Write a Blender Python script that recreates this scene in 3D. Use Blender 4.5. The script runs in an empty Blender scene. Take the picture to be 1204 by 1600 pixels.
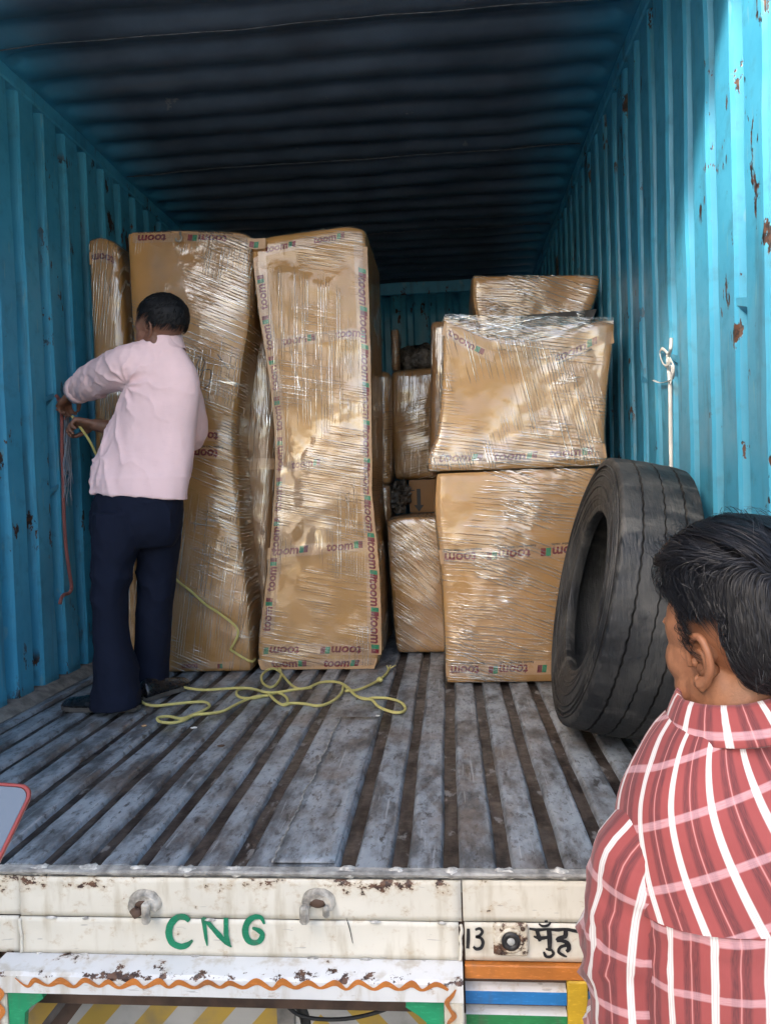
import bpy, math, random
import numpy as np
from mathutils import Vector, Matrix, noise as mnoise
random.seed(7); rng = np.random.default_rng(7)
S = bpy.context.scene
COL = S.collection

# ------------------------------------------------------------------ camera
CAM = np.array([1.6301, -1.5216, 0.7704]); YAW, PITCH, ROLL, FPX = 0.0835, -0.0315, 0.0331, 1200.0
def cam_axes():
    f = np.array([-math.sin(YAW)*math.cos(PITCH), math.cos(YAW)*math.cos(PITCH), math.sin(PITCH)])
    r = np.array([math.cos(YAW), math.sin(YAW), 0.0]); d = np.cross(f, r)
    return math.cos(ROLL)*r+math.sin(ROLL)*d, -math.sin(ROLL)*r+math.cos(ROLL)*d, f
CR, CD, CF = cam_axes()
cam = bpy.data.cameras.new('camera'); camo = bpy.data.objects.new('camera', cam); COL.objects.link(camo)
cam.sensor_fit = 'VERTICAL'; cam.sensor_height = 24.0; cam.lens = 24.0*FPX/1600.0
cam.clip_start = 0.02; cam.clip_end = 3000
m = Matrix(((CR[0], -CD[0], -CF[0], CAM[0]), (CR[1], -CD[1], -CF[1], CAM[1]), (CR[2], -CD[2], -CF[2], CAM[2]), (0, 0, 0, 1)))
camo.matrix_world = m
S.camera = camo

# ------------------------------------------------------------------ sky, sun, exposure
SUN_TRAVEL = Vector((1.22, 1.0, -1.05)).normalized()        # low sun from behind the camera's left
to_sun = -SUN_TRAVEL
w = bpy.data.worlds.new('World'); S.world = w; w.use_nodes = True
nt = w.node_tree; nt.nodes.clear()
sky = nt.nodes.new('ShaderNodeTexSky'); sky.sky_type = 'NISHITA'; sky.sun_disc = False
sky.sun_elevation = math.asin(to_sun.z); sky.sun_rotation = math.atan2(to_sun.x, to_sun.y)
sky.air_density = 1.0; sky.dust_density = 4.0; sky.ozone_density = 0.4
bg = nt.nodes.new('ShaderNodeBackground'); bg.inputs[1].default_value = 0.15
wo = nt.nodes.new('ShaderNodeOutputWorld')
nt.links.new(sky.outputs[0], bg.inputs[0]); nt.links.new(bg.outputs[0], wo.inputs[0])
sl = bpy.data.lights.new('sun', 'SUN'); sl.energy = 2.0; sl.angle = math.radians(5.0); sl.color = (1.0, 0.93, 0.82)
so = bpy.data.objects.new('sun', sl); COL.objects.link(so)
so.rotation_euler = SUN_TRAVEL.to_track_quat('-Z', 'Y').to_euler()
S.view_settings.view_transform = 'Standard'; S.view_settings.look = 'None'
S.view_settings.gamma = 1.0; S.view_settings.use_curve_mapping = False
S.view_settings.exposure = 2.25
S.render.engine = 'CYCLES'
cy = S.cycles; cy.max_bounces = 7; cy.diffuse_bounces = 5; cy.glossy_bounces = 3; cy.transparent_max_bounces = 10
cy.use_adaptive_sampling = True; cy.adaptive_threshold = 0.015
cy.use_denoising = True; cy.sample_clamp_indirect = 6.0
try: cy.denoiser = 'OPENIMAGEDENOISE'
except Exception: pass

# ------------------------------------------------------------------ measuring from the photograph
def _ray(x, y):
    return CR*((x-602)/FPX)+CD*((y-800)/FPX)+CF
def atY(x, y, Y):
    d = _ray(x, y); return CAM+d*((Y-CAM[1])/d[1])
def atZ(x, y, Z):
    d = _ray(x, y); return CAM+d*((Z-CAM[2])/d[2])
def atX(x, y, X):
    d = _ray(x, y); return CAM+d*((X-CAM[0])/d[0])
def atD(x, y, D):
    return CAM+_ray(x, y)*D

# ------------------------------------------------------------------ object helpers
def thing(name, label, cat, loc=(0, 0, 0), group=None, kind=None):
    o = bpy.data.objects.new(name, None); COL.objects.link(o); o.location = loc
    o.empty_display_size = 0.1
    o['label'] = label; o['category'] = cat
    if group: o['group'] = group
    if kind: o['kind'] = kind
    return o
def wloc(o):
    l = Vector((0, 0, 0))
    while o is not None:
        l += Vector(o.location); o = o.parent
    return np.array(l)
def mesh(name, V, F, mat, parent=None, smooth=True, uv=None, loc=None, mats=None, fm=None, sharp=None):
    """V in world metres; the object sits at its parent's origin (or at loc)."""
    base = wloc(parent) if parent is not None else np.array(loc if loc is not None else (0, 0, 0), float)
    V = np.asarray(V, float)-base
    me = bpy.data.meshes.new(name)
    me.from_pydata(V.tolist(), [], [tuple(int(i) for i in f) for f in F])
    if mats:
        for q in mats: me.materials.append(q)
        if fm is not None: me.polygons.foreach_set('material_index', np.asarray(fm, np.int32))
    elif mat is not None: me.materials.append(mat)
    if smooth: me.polygons.foreach_set('use_smooth', np.ones(len(me.polygons), bool))
    if uv is not None:
        l = me.uv_layers.new(name='UVMap'); uv = np.asarray(uv, float)
        vi = np.zeros(len(me.loops), np.int32); me.loops.foreach_get('vertex_index', vi)
        l.data.foreach_set('uv', uv[vi].ravel())
    me.update(); me.validate()
    if smooth and sharp: 
        try: me.set_sharp_from_angle(angle=math.radians(sharp))
        except Exception: pass
    o = bpy.data.objects.new(name, me); COL.objects.link(o)
    if parent is not None: o.parent = parent
    else: o.location = base
    return o
def tag(o, label, cat, group=None, kind=None):
    o['label'] = label; o['category'] = cat
    if group: o['group'] = group
    if kind: o['kind'] = kind
    return o
class Geo:
    def __init__(s): s.V = []; s.F = []; s.UV = []
    def add(s, V, F):
        n = len(s.V); s.V += [tuple(v) for v in V]; s.F += [tuple(i+n for i in f) for f in F]; return s
    def box(s, a, b, bev=0.0):
        (x0, y0, z0), (x1, y1, z1) = a, b
        if bev <= 0:
            V = [(x, y, z) for z in (z0, z1) for y in (y0, y1) for x in (x0, x1)]
            F = [(0, 2, 3, 1), (4, 5, 7, 6), (0, 1, 5, 4), (2, 6, 7, 3), (0, 4, 6, 2), (1, 3, 7, 5)]
            return s.add(V, F)
        V, F = rbox((x1-x0)/2, (y1-y0)/2, (z1-z0)/2, bev); c = np.array([(x0+x1)/2, (y0+y1)/2, (z0+z1)/2])
        return s.add(np.array(V)+c, F)
    def tube(s, P, r, n=8, cap=True):
        V, F = tube(P, r, n, cap); return s.add(V, F)
def rbox(hx, hy, hz, b):
    """a box with chamfered edges, 24 corners"""
    V = []; idx = {}
    for sx in (-1, 1):
        for sy in (-1, 1):
            for sz in (-1, 1):
                for ax in range(3):
                    p = [sx*(hx-b), sy*(hy-b), sz*(hz-b)]; p[ax] = (sx*hx, sy*hy, sz*hz)[ax]
                    idx[(sx, sy, sz, ax)] = len(V); V.append(p)
    F = []
    for ax in range(3):
        o1, o2 = (ax+1) % 3, (ax+2) % 3
        for sg in (-1, 1):
            def key(a, c):
                k = [0, 0, 0]; k[ax] = sg; k[o1] = a; k[o2] = c; return (*k, ax)
            q = [idx[key(-1, -1)], idx[key(1, -1)], idx[key(1, 1)], idx[key(-1, 1)]]
            F.append(q if sg > 0 else q[::-1])
    for ax in range(3):
        o1, o2 = (ax+1) % 3, (ax+2) % 3
        for a in (-1, 1):
            for c in (-1, 1):
                def k2(t, axis):
                    k = [0, 0, 0]; k[ax] = t; k[o1] = a; k[o2] = c; return (*k, axis)
                q = [idx[k2(-1, o1)], idx[k2(1, o1)], idx[k2(1, o2)], idx[k2(-1, o2)]]
                F.append(q if a*c < 0 else q[::-1])
    for sx in (-1, 1):
        for sy in (-1, 1):
            for sz in (-1, 1):
                q = [idx[(sx, sy, sz, k)] for k in range(3)]
                F.append(q if sx*sy*sz > 0 else q[::-1])
    return V, F
def spline(P, sub=6):
    P = [np.asarray(p, float) for p in P]
    if len(P) < 3: 
        return [P[0]*(1-t)+P[1]*t for t in np.linspace(0, 1, sub+1)]
    out = []
    for i in range(len(P)-1):
        a = P[max(i-1, 0)]; b = P[i]; c = P[i+1]; d = P[min(i+2, len(P)-1)]
        for k in range(sub):
            t = k/sub
            out.append(0.5*((2*b)+(-a+c)*t+(2*a-5*b+4*c-d)*t*t+(-a+3*b-3*c+d)*t**3))
    out.append(P[-1]); return out
def frames(P):
    P = np.asarray(P, float); T = np.gradient(P, axis=0); T /= np.linalg.norm(T, axis=1)[:, None]+1e-12
    up = np.array([0, 0, 1.0]) if abs(T[0][2]) < 0.9 else np.array([1.0, 0, 0])
    N = []; n = up-T[0]*np.dot(up, T[0]); n /= np.linalg.norm(n)
    for t in T:
        n = n-t*np.dot(n, t); n /= np.linalg.norm(n)+1e-12; N.append(n.copy())
    N = np.array(N); return T, N, np.cross(T, N)
def tube(P, r, n=8, cap=True):
    P = np.asarray(P, float); T, N, B = frames(P)
    r = np.broadcast_to(np.asarray(r, float), (len(P),)) if np.ndim(r) < 2 else np.asarray(r)
    a = np.arange(n)*2*math.pi/n; V = []
    for i in range(len(P)):
        ra, rb = (r[i], r[i]) if np.ndim(r) < 2 else r[i]
        for t in a: V.append(P[i]+N[i]*math.cos(t)*ra+B[i]*math.sin(t)*rb)
    F = [(i*n+j, i*n+(j+1) % n, (i+1)*n+(j+1) % n, (i+1)*n+j) for i in range(len(P)-1) for j in range(n)]
    if cap: F += [tuple(range(n))[::-1], tuple((len(P)-1)*n+j for j in range(n))]
    return V, F
def loft(rings, cap=True):
    n = len(rings[0]); V = [v for r in rings for v in r]
    F = [(i*n+j, i*n+(j+1) % n, (i+1)*n+(j+1) % n, (i+1)*n+j) for i in range(len(rings)-1) for j in range(n)]
    if cap: F += [tuple(range(n))[::-1], tuple((len(rings)-1)*n+j for j in range(n))]
    return V, F
def ering(c, a, b, n=24, p=2.0):
    """superellipse ring round c spanned by vectors a and b"""
    c = np.asarray(c, float); a = np.asarray(a, float); b = np.asarray(b, float); out = []
    for k in range(n):
        t = 2*math.pi*k/n; ct, st = math.cos(t), math.sin(t)
        out.append(c+a*math.copysign(abs(ct)**(2/p), ct)+b*math.copysign(abs(st)**(2/p), st))
    return out
def ellipsoid(c, r, n=16, mr=10, R=None):
    V = [np.array([0, 0, -1.0])]
    for i in range(1, mr):
        ph = -math.pi/2+math.pi*i/mr
        for j in range(n):
            t = 2*math.pi*j/n; V.append(np.array([math.cos(ph)*math.cos(t), math.cos(ph)*math.sin(t), math.sin(ph)]))
    V.append(np.array([0, 0, 1.0])); V = np.array(V)*np.asarray(r)
    if R is not None: V = V@np.asarray(R).T
    V = V+np.asarray(c)
    F = [(0, 1+(j+1) % n, 1+j) for j in range(n)]
    for i in range(mr-2):
        for j in range(n):
            a = 1+i*n+j; b = 1+i*n+(j+1) % n; F.append((a, b, b+n, a+n))
    l = len(V)-1; o = 1+(mr-2)*n
    F += [(o+j, o+(j+1) % n, l) for j in range(n)]
    return V, F
def remesh(geo, voxel, smooth=6, factor=0.5):
    """union of closed shells as one continuous skin: returns V, F arrays"""
    me = bpy.data.meshes.new('tmp'); me.from_pydata([tuple(v) for v in geo.V], [], geo.F)
    o = bpy.data.objects.new('tmp', me); COL.objects.link(o)
    r = o.modifiers.new('r', 'REMESH'); r.mode = 'VOXEL'; r.voxel_size = voxel
    if smooth:
        s_ = o.modifiers.new('s', 'SMOOTH'); s_.iterations = smooth; s_.factor = factor
    dg = bpy.context.evaluated_depsgraph_get(); dg.update()
    me2 = bpy.data.meshes.new_from_object(o.evaluated_get(dg))
    V = np.zeros(len(me2.vertices)*3); me2.vertices.foreach_get('co', V); V = V.reshape(-1, 3)
    F = [tuple(p.vertices) for p in me2.polygons]
    bpy.data.objects.remove(o); bpy.data.meshes.remove(me); bpy.data.meshes.remove(me2)
    return V, F
def vnormals(V, F):
    N = np.zeros_like(V)
    q = np.array([f for f in F if len(f) == 4])
    if len(q):
        n = np.cross(V[q[:, 2]]-V[q[:, 0]], V[q[:, 3]]-V[q[:, 1]])
        for k in range(4): np.add.at(N, q[:, k], n)
    t = np.array([f for f in F if len(f) == 3])
    if len(t):
        n = np.cross(V[t[:, 1]]-V[t[:, 0]], V[t[:, 2]]-V[t[:, 0]])
        for k in range(3): np.add.at(N, t[:, k], n)
    return N/(np.linalg.norm(N, axis=1)[:, None]+1e-12)
def fbm(p, o=3):
    return mnoise.fractal(Vector(p), 0.6, 2.1, o)
def disp(V, F, fn):
    """push vertices along their normals by fn(point, normal)"""
    V = np.asarray(V, float); N = vnormals(V, F)
    return V+N*np.array([fn(v, n) for v, n in zip(V, N)])[:, None]
FONT_CACHE = {}
def glyphs(txt, size, shear=0.0, bold=0.0):
    k = (txt, size, shear, bold)
    if k not in FONT_CACHE:
        c = bpy.data.curves.new('t', 'FONT'); c.body = txt; c.size = size; c.shear = shear; c.offset = bold; c.resolution_u = 3
        c.align_x = 'CENTER'; c.align_y = 'CENTER'
        o = bpy.data.objects.new('t', c); COL.objects.link(o)
        dg = bpy.context.evaluated_depsgraph_get(); dg.update()
        me = bpy.data.meshes.new_from_object(o.evaluated_get(dg))
        V = [tuple(v.co)[:2] for v in me.vertices]; F = [tuple(p.vertices) for p in me.polygons]
        bpy.data.objects.remove(o); bpy.data.curves.remove(c); bpy.data.meshes.remove(me)
        FONT_CACHE[k] = (np.array(V), F)
    return FONT_CACHE[k]

# ------------------------------------------------------------------ materials
class NB:
    def __init__(s, name):
        s.m = bpy.data.materials.new(name); s.m.use_nodes = True; s.t = s.m.node_tree; s.t.nodes.clear()
        s.out = s.t.nodes.new('ShaderNodeOutputMaterial'); s._tc = None
    def n(s, typ, **kw):
        x = s.t.nodes.new(typ)
        for k, v in kw.items(): setattr(x, k, v)
        return x
    def link(s, a, b): s.t.links.new(a, b)
    def setv(s, sock, v):
        if isinstance(v, bpy.types.NodeSocket): s.link(v, sock)
        elif isinstance(v, (tuple, list)) and len(v) == 3 and sock.type == 'RGBA': sock.default_value = (*v, 1)
        else: sock.default_value = v
    def tc(s, which='Object'):
        if s._tc is None: s._tc = s.n('ShaderNodeTexCoord')
        return s._tc.outputs[which]
    def map(s, vec=None, scale=(1, 1, 1), rot=(0, 0, 0), loc=(0, 0, 0)):
        x = s.n('ShaderNodeMapping'); s.link(vec if vec is not None else s.tc(), x.inputs[0])
        x.inputs['Scale'].default_value = scale; x.inputs['Rotation'].default_value = rot; x.inputs['Location'].default_value = loc
        return x.outputs[0]
    def noise(s, scale=5, detail=3, rough=0.55, vec=None, out=0, dist=0.0):
        x = s.n('ShaderNodeTexNoise'); s.link(vec if vec is not None else s.tc(), x.inputs['Vector'])
        x.inputs['Scale'].default_value = scale; x.inputs['Detail'].default_value = detail
        x.inputs['Roughness'].default_value = rough; x.inputs['Distortion'].default_value = dist
        return x.outputs[out]
    def ramp(s, v, a, b, lo=0.0, hi=1.0, smooth=True):
        x = s.n('ShaderNodeMapRange'); x.interpolation_type = 'SMOOTHSTEP' if smooth else 'LINEAR'
        s.setv(x.inputs[0], v); x.inputs[1].default_value = a; x.inputs[2].default_value = b
        x.inputs[3].default_value = lo; x.inputs[4].default_value = hi
        return x.outputs[0]
    def math(s, op, a, b=0.0, c=None):
        x = s.n('ShaderNodeMath', operation=op); s.setv(x.inputs[0], a); s.setv(x.inputs[1], b)
        if c is not None: s.setv(x.inputs[2], c)
        return x.outputs[0]
    def mix(s, f, a, b):
        x = s.n('ShaderNodeMix', data_type='RGBA'); s.setv(x.inputs[0], f); s.setv(x.inputs[6], a); s.setv(x.inputs[7], b)
        return x.outputs[2]
    def xyz(s, vec=None):
        x = s.n('ShaderNodeSeparateXYZ'); s.link(vec if vec is not None else s.tc(), x.inputs[0]); return x.outputs
    def bump(s, h, strength=0.3, dist=0.01, normal=None):
        x = s.n('ShaderNodeBump'); x.inputs['Strength'].default_value = strength; x.inputs['Distance'].default_value = dist
        s.setv(x.inputs['Height'], h)
        if normal is not None: s.link(normal, x.inputs['Normal'])
        return x.outputs[0]
    def bsdf(s, color, rough=0.6, metal=0.0, normal=None, **kw):
        x = s.n('ShaderNodeBsdfPrincipled'); s.setv(x.inputs['Base Color'], color); s.setv(x.inputs['Roughness'], rough)
        s.setv(x.inputs['Metallic'], metal)
        if normal is not None: s.link(normal, x.inputs['Normal'])
        for k, v in kw.items(): s.setv(x.inputs[k.replace('_', ' ')], v)
        return x.outputs[0]
    def done(s, sh): s.link(sh, s.out.inputs[0]); return s.m
def simple(name, c, rough=0.6, metal=0.0, var=0.25, scale=12, bump=0.15, bd=0.003, **kw):
    b = NB(name); n = b.noise(scale, 4)
    d = tuple(x*(1-var) for x in c); l = tuple(min(1, x*(1+var)) for x in c)
    col = b.mix(b.ramp(n, 0.3, 0.7), d, l)
    r = b.ramp(b.noise(scale*2.3, 3), 0.3, 0.7, max(0.05, rough-0.1), min(1, rough+0.1))
    return b.done(b.bsdf(col, r, metal, b.bump(b.noise(scale*6, 3), bump, bd), **kw))

def m_blue(name, rubbed=False, dark=0.0):
    b = NB(name); P = b.tc()
    n1 = b.noise(2.2, 4, 0.6); n2 = b.noise(14, 4, 0.6)
    col = b.mix(b.ramp(n1, 0.3, 0.7), (0.042, 0.270, 0.430), (0.064, 0.345, 0.520))
    col = b.mix(b.ramp(n2, 0.52, 0.75, 0, 0.6), col, (0.04, 0.19, 0.27))
    # vertical grime runs
    runs = b.noise(1, 4, 0.6, b.map(scale=(14, 14, 1.3)))
    col = b.mix(b.ramp(runs, 0.54, 0.72, 0, 0.6), col, (0.04, 0.12, 0.16))
    x, y, z = b.xyz()
    if rubbed:   # paint rubbed to primer by cargo in a band of the wall, in the recesses
        n3 = b.noise(1, 5, 0.65, b.map(scale=(6, 6, 2.2)))
        rec = b.ramp(x, 2.365, 2.398)
        band = b.math('MULTIPLY', b.ramp(z, 1.28, 1.45, 1, 0), b.ramp(z, 0.0, 0.5, 0.5, 1))
        f = b.math('MULTIPLY', b.math('MULTIPLY', b.ramp(n3, 0.42, 0.58), band), b.math('ADD', b.math('MULTIPLY', rec, 0.85), 0.06))
        col = b.mix(f, col, b.mix(b.ramp(n2, 0.4, 0.65), (0.075, 0.082, 0.083), (0.21, 0.235, 0.24)))
    # scratches: pale thin lines
    s1 = b.noise(1, 2, 0.5, b.map(scale=(9, 60, 7), rot=(0.6, 0.2, 0.1)))
    col = b.mix(b.math('MULTIPLY', b.ramp(s1, 0.66, 0.70), 0.5), col, (0.16, 0.34, 0.40))
    # rust chips
    c1 = b.noise(1, 5, 0.68, b.map(scale=(13, 13, 5.5)))
    c2 = b.noise(1, 4, 0.65, b.map(scale=(7, 7, 2.6), loc=(4, 4, 4)))
    chips = b.math('MULTIPLY', b.math('MAXIMUM', b.ramp(c1, 0.605, 0.62), b.ramp(c2, 0.645, 0.655)), b.ramp(b.noise(1.9, 2), 0.42, 0.50))
    rust = b.mix(b.ramp(b.noise(60, 2), 0.4, 0.6), (0.018, 0.012, 0.011), (0.085, 0.035, 0.018))
    col = b.mix(chips, col, rust)
    h = b.math('SUBTRACT', b.math('MULTIPLY', n2, 0.4), chips)
    rough = b.ramp(n2, 0.3, 0.7, 0.34, 0.52)
    return b.done(b.bsdf(col, rough, 0.0, b.bump(h, 0.35, 0.004)))
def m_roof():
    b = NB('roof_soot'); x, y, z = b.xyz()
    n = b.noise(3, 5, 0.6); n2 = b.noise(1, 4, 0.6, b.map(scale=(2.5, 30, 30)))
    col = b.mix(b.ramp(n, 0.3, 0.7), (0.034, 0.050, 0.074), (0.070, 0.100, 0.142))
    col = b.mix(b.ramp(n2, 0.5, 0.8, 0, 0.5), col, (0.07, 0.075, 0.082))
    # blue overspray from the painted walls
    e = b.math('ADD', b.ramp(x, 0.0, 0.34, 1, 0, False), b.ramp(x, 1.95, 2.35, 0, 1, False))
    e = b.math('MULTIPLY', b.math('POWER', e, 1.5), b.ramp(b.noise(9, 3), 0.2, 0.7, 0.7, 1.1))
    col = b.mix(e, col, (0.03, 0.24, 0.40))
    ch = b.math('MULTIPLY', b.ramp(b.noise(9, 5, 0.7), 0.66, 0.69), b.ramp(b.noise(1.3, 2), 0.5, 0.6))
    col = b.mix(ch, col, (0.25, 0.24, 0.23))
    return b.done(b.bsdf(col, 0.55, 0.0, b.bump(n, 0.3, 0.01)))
def m_floor_top(tone=0.0):
    b = NB('worn_steel_floor'); 
    n = b.noise(1, 5, 0.68, b.map(scale=(13, 5, 10))); n2 = b.noise(1, 5, 0.65, b.map(scale=(30, 17, 10), loc=(3, 1, 0)))
    n3 = b.noise(3.2, 4, 0.6)
    col = b.mix(b.ramp(n, 0.36, 0.62), (0.080, 0.082, 0.086), (0.285, 0.315, 0.345))  # bluish pale tone carries the sky's tint in the steel colour
    col = b.mix(b.ramp(n2, 0.58, 0.70, 0, 0.75), col, (0.035, 0.031, 0.029))
    col = b.mix(b.ramp(n3, 0.50, 0.66, 0, 0.60), col, (0.140, 0.108, 0.088))
    sc = b.noise(1, 2, 0.5, b.map(scale=(130, 3, 10), rot=(0, 0, 0.05)))
    col = b.mix(b.ramp(sc, 0.64, 0.7, 0, 0.5), col, (0.42, 0.43, 0.44))
    sp = b.noise(1, 5, 0.7, b.map(scale=(70, 32, 10), loc=(1, 7, 0))); col = b.mix(b.ramp(sp, 0.54, 0.64, 0, 0.65), col, (0.05, 0.043, 0.038))
    spk = b.noise(1, 4, 0.7, b.map(scale=(34, 10, 10), loc=(8, 3, 0))); col = b.mix(b.ramp(spk, 0.60, 0.66, 0, 0.8), col, (0.032, 0.026, 0.023))
    dust = b.noise(1, 3, 0.6, b.map(scale=(60, 60, 10)))
    col = b.mix(b.ramp(dust, 0.6, 0.75, 0, 0.3), col, (0.26, 0.25, 0.24))
    r = b.ramp(n2, 0.35, 0.65, 0.28, 0.52)
    return b.done(b.bsdf(col, r, 0.0, b.bump(b.math('ADD', n2, b.math('MULTIPLY', n, 0.6)), 0.35, 0.006)))
def m_floor_pan():
    b = NB('grimy_groove'); n = b.noise(1, 5, 0.65, b.map(scale=(24, 7, 10))); n2 = b.noise(34, 3)
    col = b.mix(b.ramp(n, 0.38, 0.60), (0.014, 0.010, 0.009), (0.060, 0.047, 0.040))
    col = b.mix(b.ramp(b.noise(1, 3, 0.6, b.map(scale=(26, 13, 10), loc=(5, 2, 0))), 0.61, 0.68, 0, 0.8), col, (0.20, 0.195, 0.19))
    return b.done(b.bsdf(col, b.ramp(n2, 0.3, 0.7, 0.35, 0.6), 0, b.bump(n2, 0.4, 0.004)))
def m_white(name='chipped_white_paint', c=(0.63, 0.59, 0.50), chip=0.0):
    b = NB(name); n = b.noise(4, 4, 0.6); P = b.tc()
    x, y, z = b.xyz()
    col = b.mix(b.ramp(n, 0.3, 0.7), c, tuple(min(0.84, q*1.13) for q in c))
    st = b.noise(1, 4, 0.6, b.map(scale=(26, 26, 5)))
    col = b.mix(b.ramp(st, 0.50, 0.72, 0, 0.6), col, (0.45, 0.38, 0.27))
    # rust bleeding along seams: where the upper edge lies
    big = b.ramp(b.noise(2.6, 3, 0.6, b.map(loc=(0.7, 0, 0))), 0.42, 0.62)
    c1 = b.noise(1, 6, 0.72, b.map(scale=(26, 26, 34)))
    th = b.ramp(z, -0.068, -0.028, 0.0, 0.17)
    th2 = b.ramp(b.math('ABSOLUTE', b.math('ADD', z, 0.190)), 0.0, 0.012, 0.17, 0.0)
    ch = b.ramp(b.math('ADD', b.math('ADD', c1, b.math('MULTIPLY', th, big)), b.math('MULTIPLY', th2, 0.9)), 0.665-chip, 0.69-chip)
    halo = b.ramp(b.math('ADD', c1, b.math('MULTIPLY', th, big)), 0.54-chip, 0.70-chip, 0, 0.55)
    col = b.mix(halo, col, (0.42, 0.29, 0.15))
    rust = b.mix(b.ramp(b.noise(70, 2), 0.4, 0.6), (0.045, 0.022, 0.016), (0.13, 0.062, 0.035))
    col = b.mix(ch, col, rust)
    sc = b.noise(1, 2, 0.5, b.map(scale=(20, 20, 150), rot=(0, 0.35, 0)))
    col = b.mix(b.ramp(sc, 0.69, 0.72, 0, 0.5), col, (0.3, 0.28, 0.26))
    h = b.math('SUBTRACT', b.math('MULTIPLY', n, 0.3), ch)
    return b.done(b.bsdf(col, 0.5, 0, b.bump(h, 0.4, 0.003)))
def m_paint(name, c, wear=(0.62, 0.60, 0.55), rough=0.45, amt=0.69):
    b = NB(name); n = b.noise(9, 4)
    col = b.mix(b.ramp(n, 0.3, 0.7), tuple(q*0.8 for q in c), tuple(min(1, q*1.15) for q in c))
    ch = b.ramp(b.noise(38, 5, 0.7), amt, amt+0.03); col = b.mix(ch, col, wear)
    g = b.ramp(b.noise(1, 4, 0.6, b.map(scale=(30, 30, 6))), 0.52, 0.75, 0, 0.5); col = b.mix(g, col, (0.1, 0.085, 0.07))
    br = b.noise(1, 3, 0.6, b.map(scale=(60, 60, 240), rot=(0, 0.4, 0))); col = b.mix(b.ramp(br, 0.52, 0.75, 0, 0.45), col, tuple(min(1, q*1.7+.04) for q in c))
    return b.done(b.bsdf(col, rough, 0, b.bump(n, 0.2, 0.003)))
def m_card(name, c=(0.40, 0.235, 0.105), seed=0.0):
    b = NB(name); v = b.map(loc=(seed, seed*1.7, seed*0.6))
    n = b.noise(3.0, 4, 0.55, v); fl = b.noise(1, 2, 0.5, b.map(scale=(3, 3, 170), loc=(seed, 0, 0)))
    col = b.mix(b.ramp(n, 0.3, 0.7), tuple(q*0.84 for q in c), tuple(q*1.14 for q in c))
    col = b.mix(b.ramp(b.noise(11, 4, 0.6, v), 0.6, 0.8, 0, 0.35), col, tuple(q*0.6 for q in c))
    return b.done(b.bsdf(col, 0.55, 0, b.bump(b.math('ADD', n, b.math('MULTIPLY', fl, 0.05)), 0.25, 0.02), Specular_IOR_Level=0.35))
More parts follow.
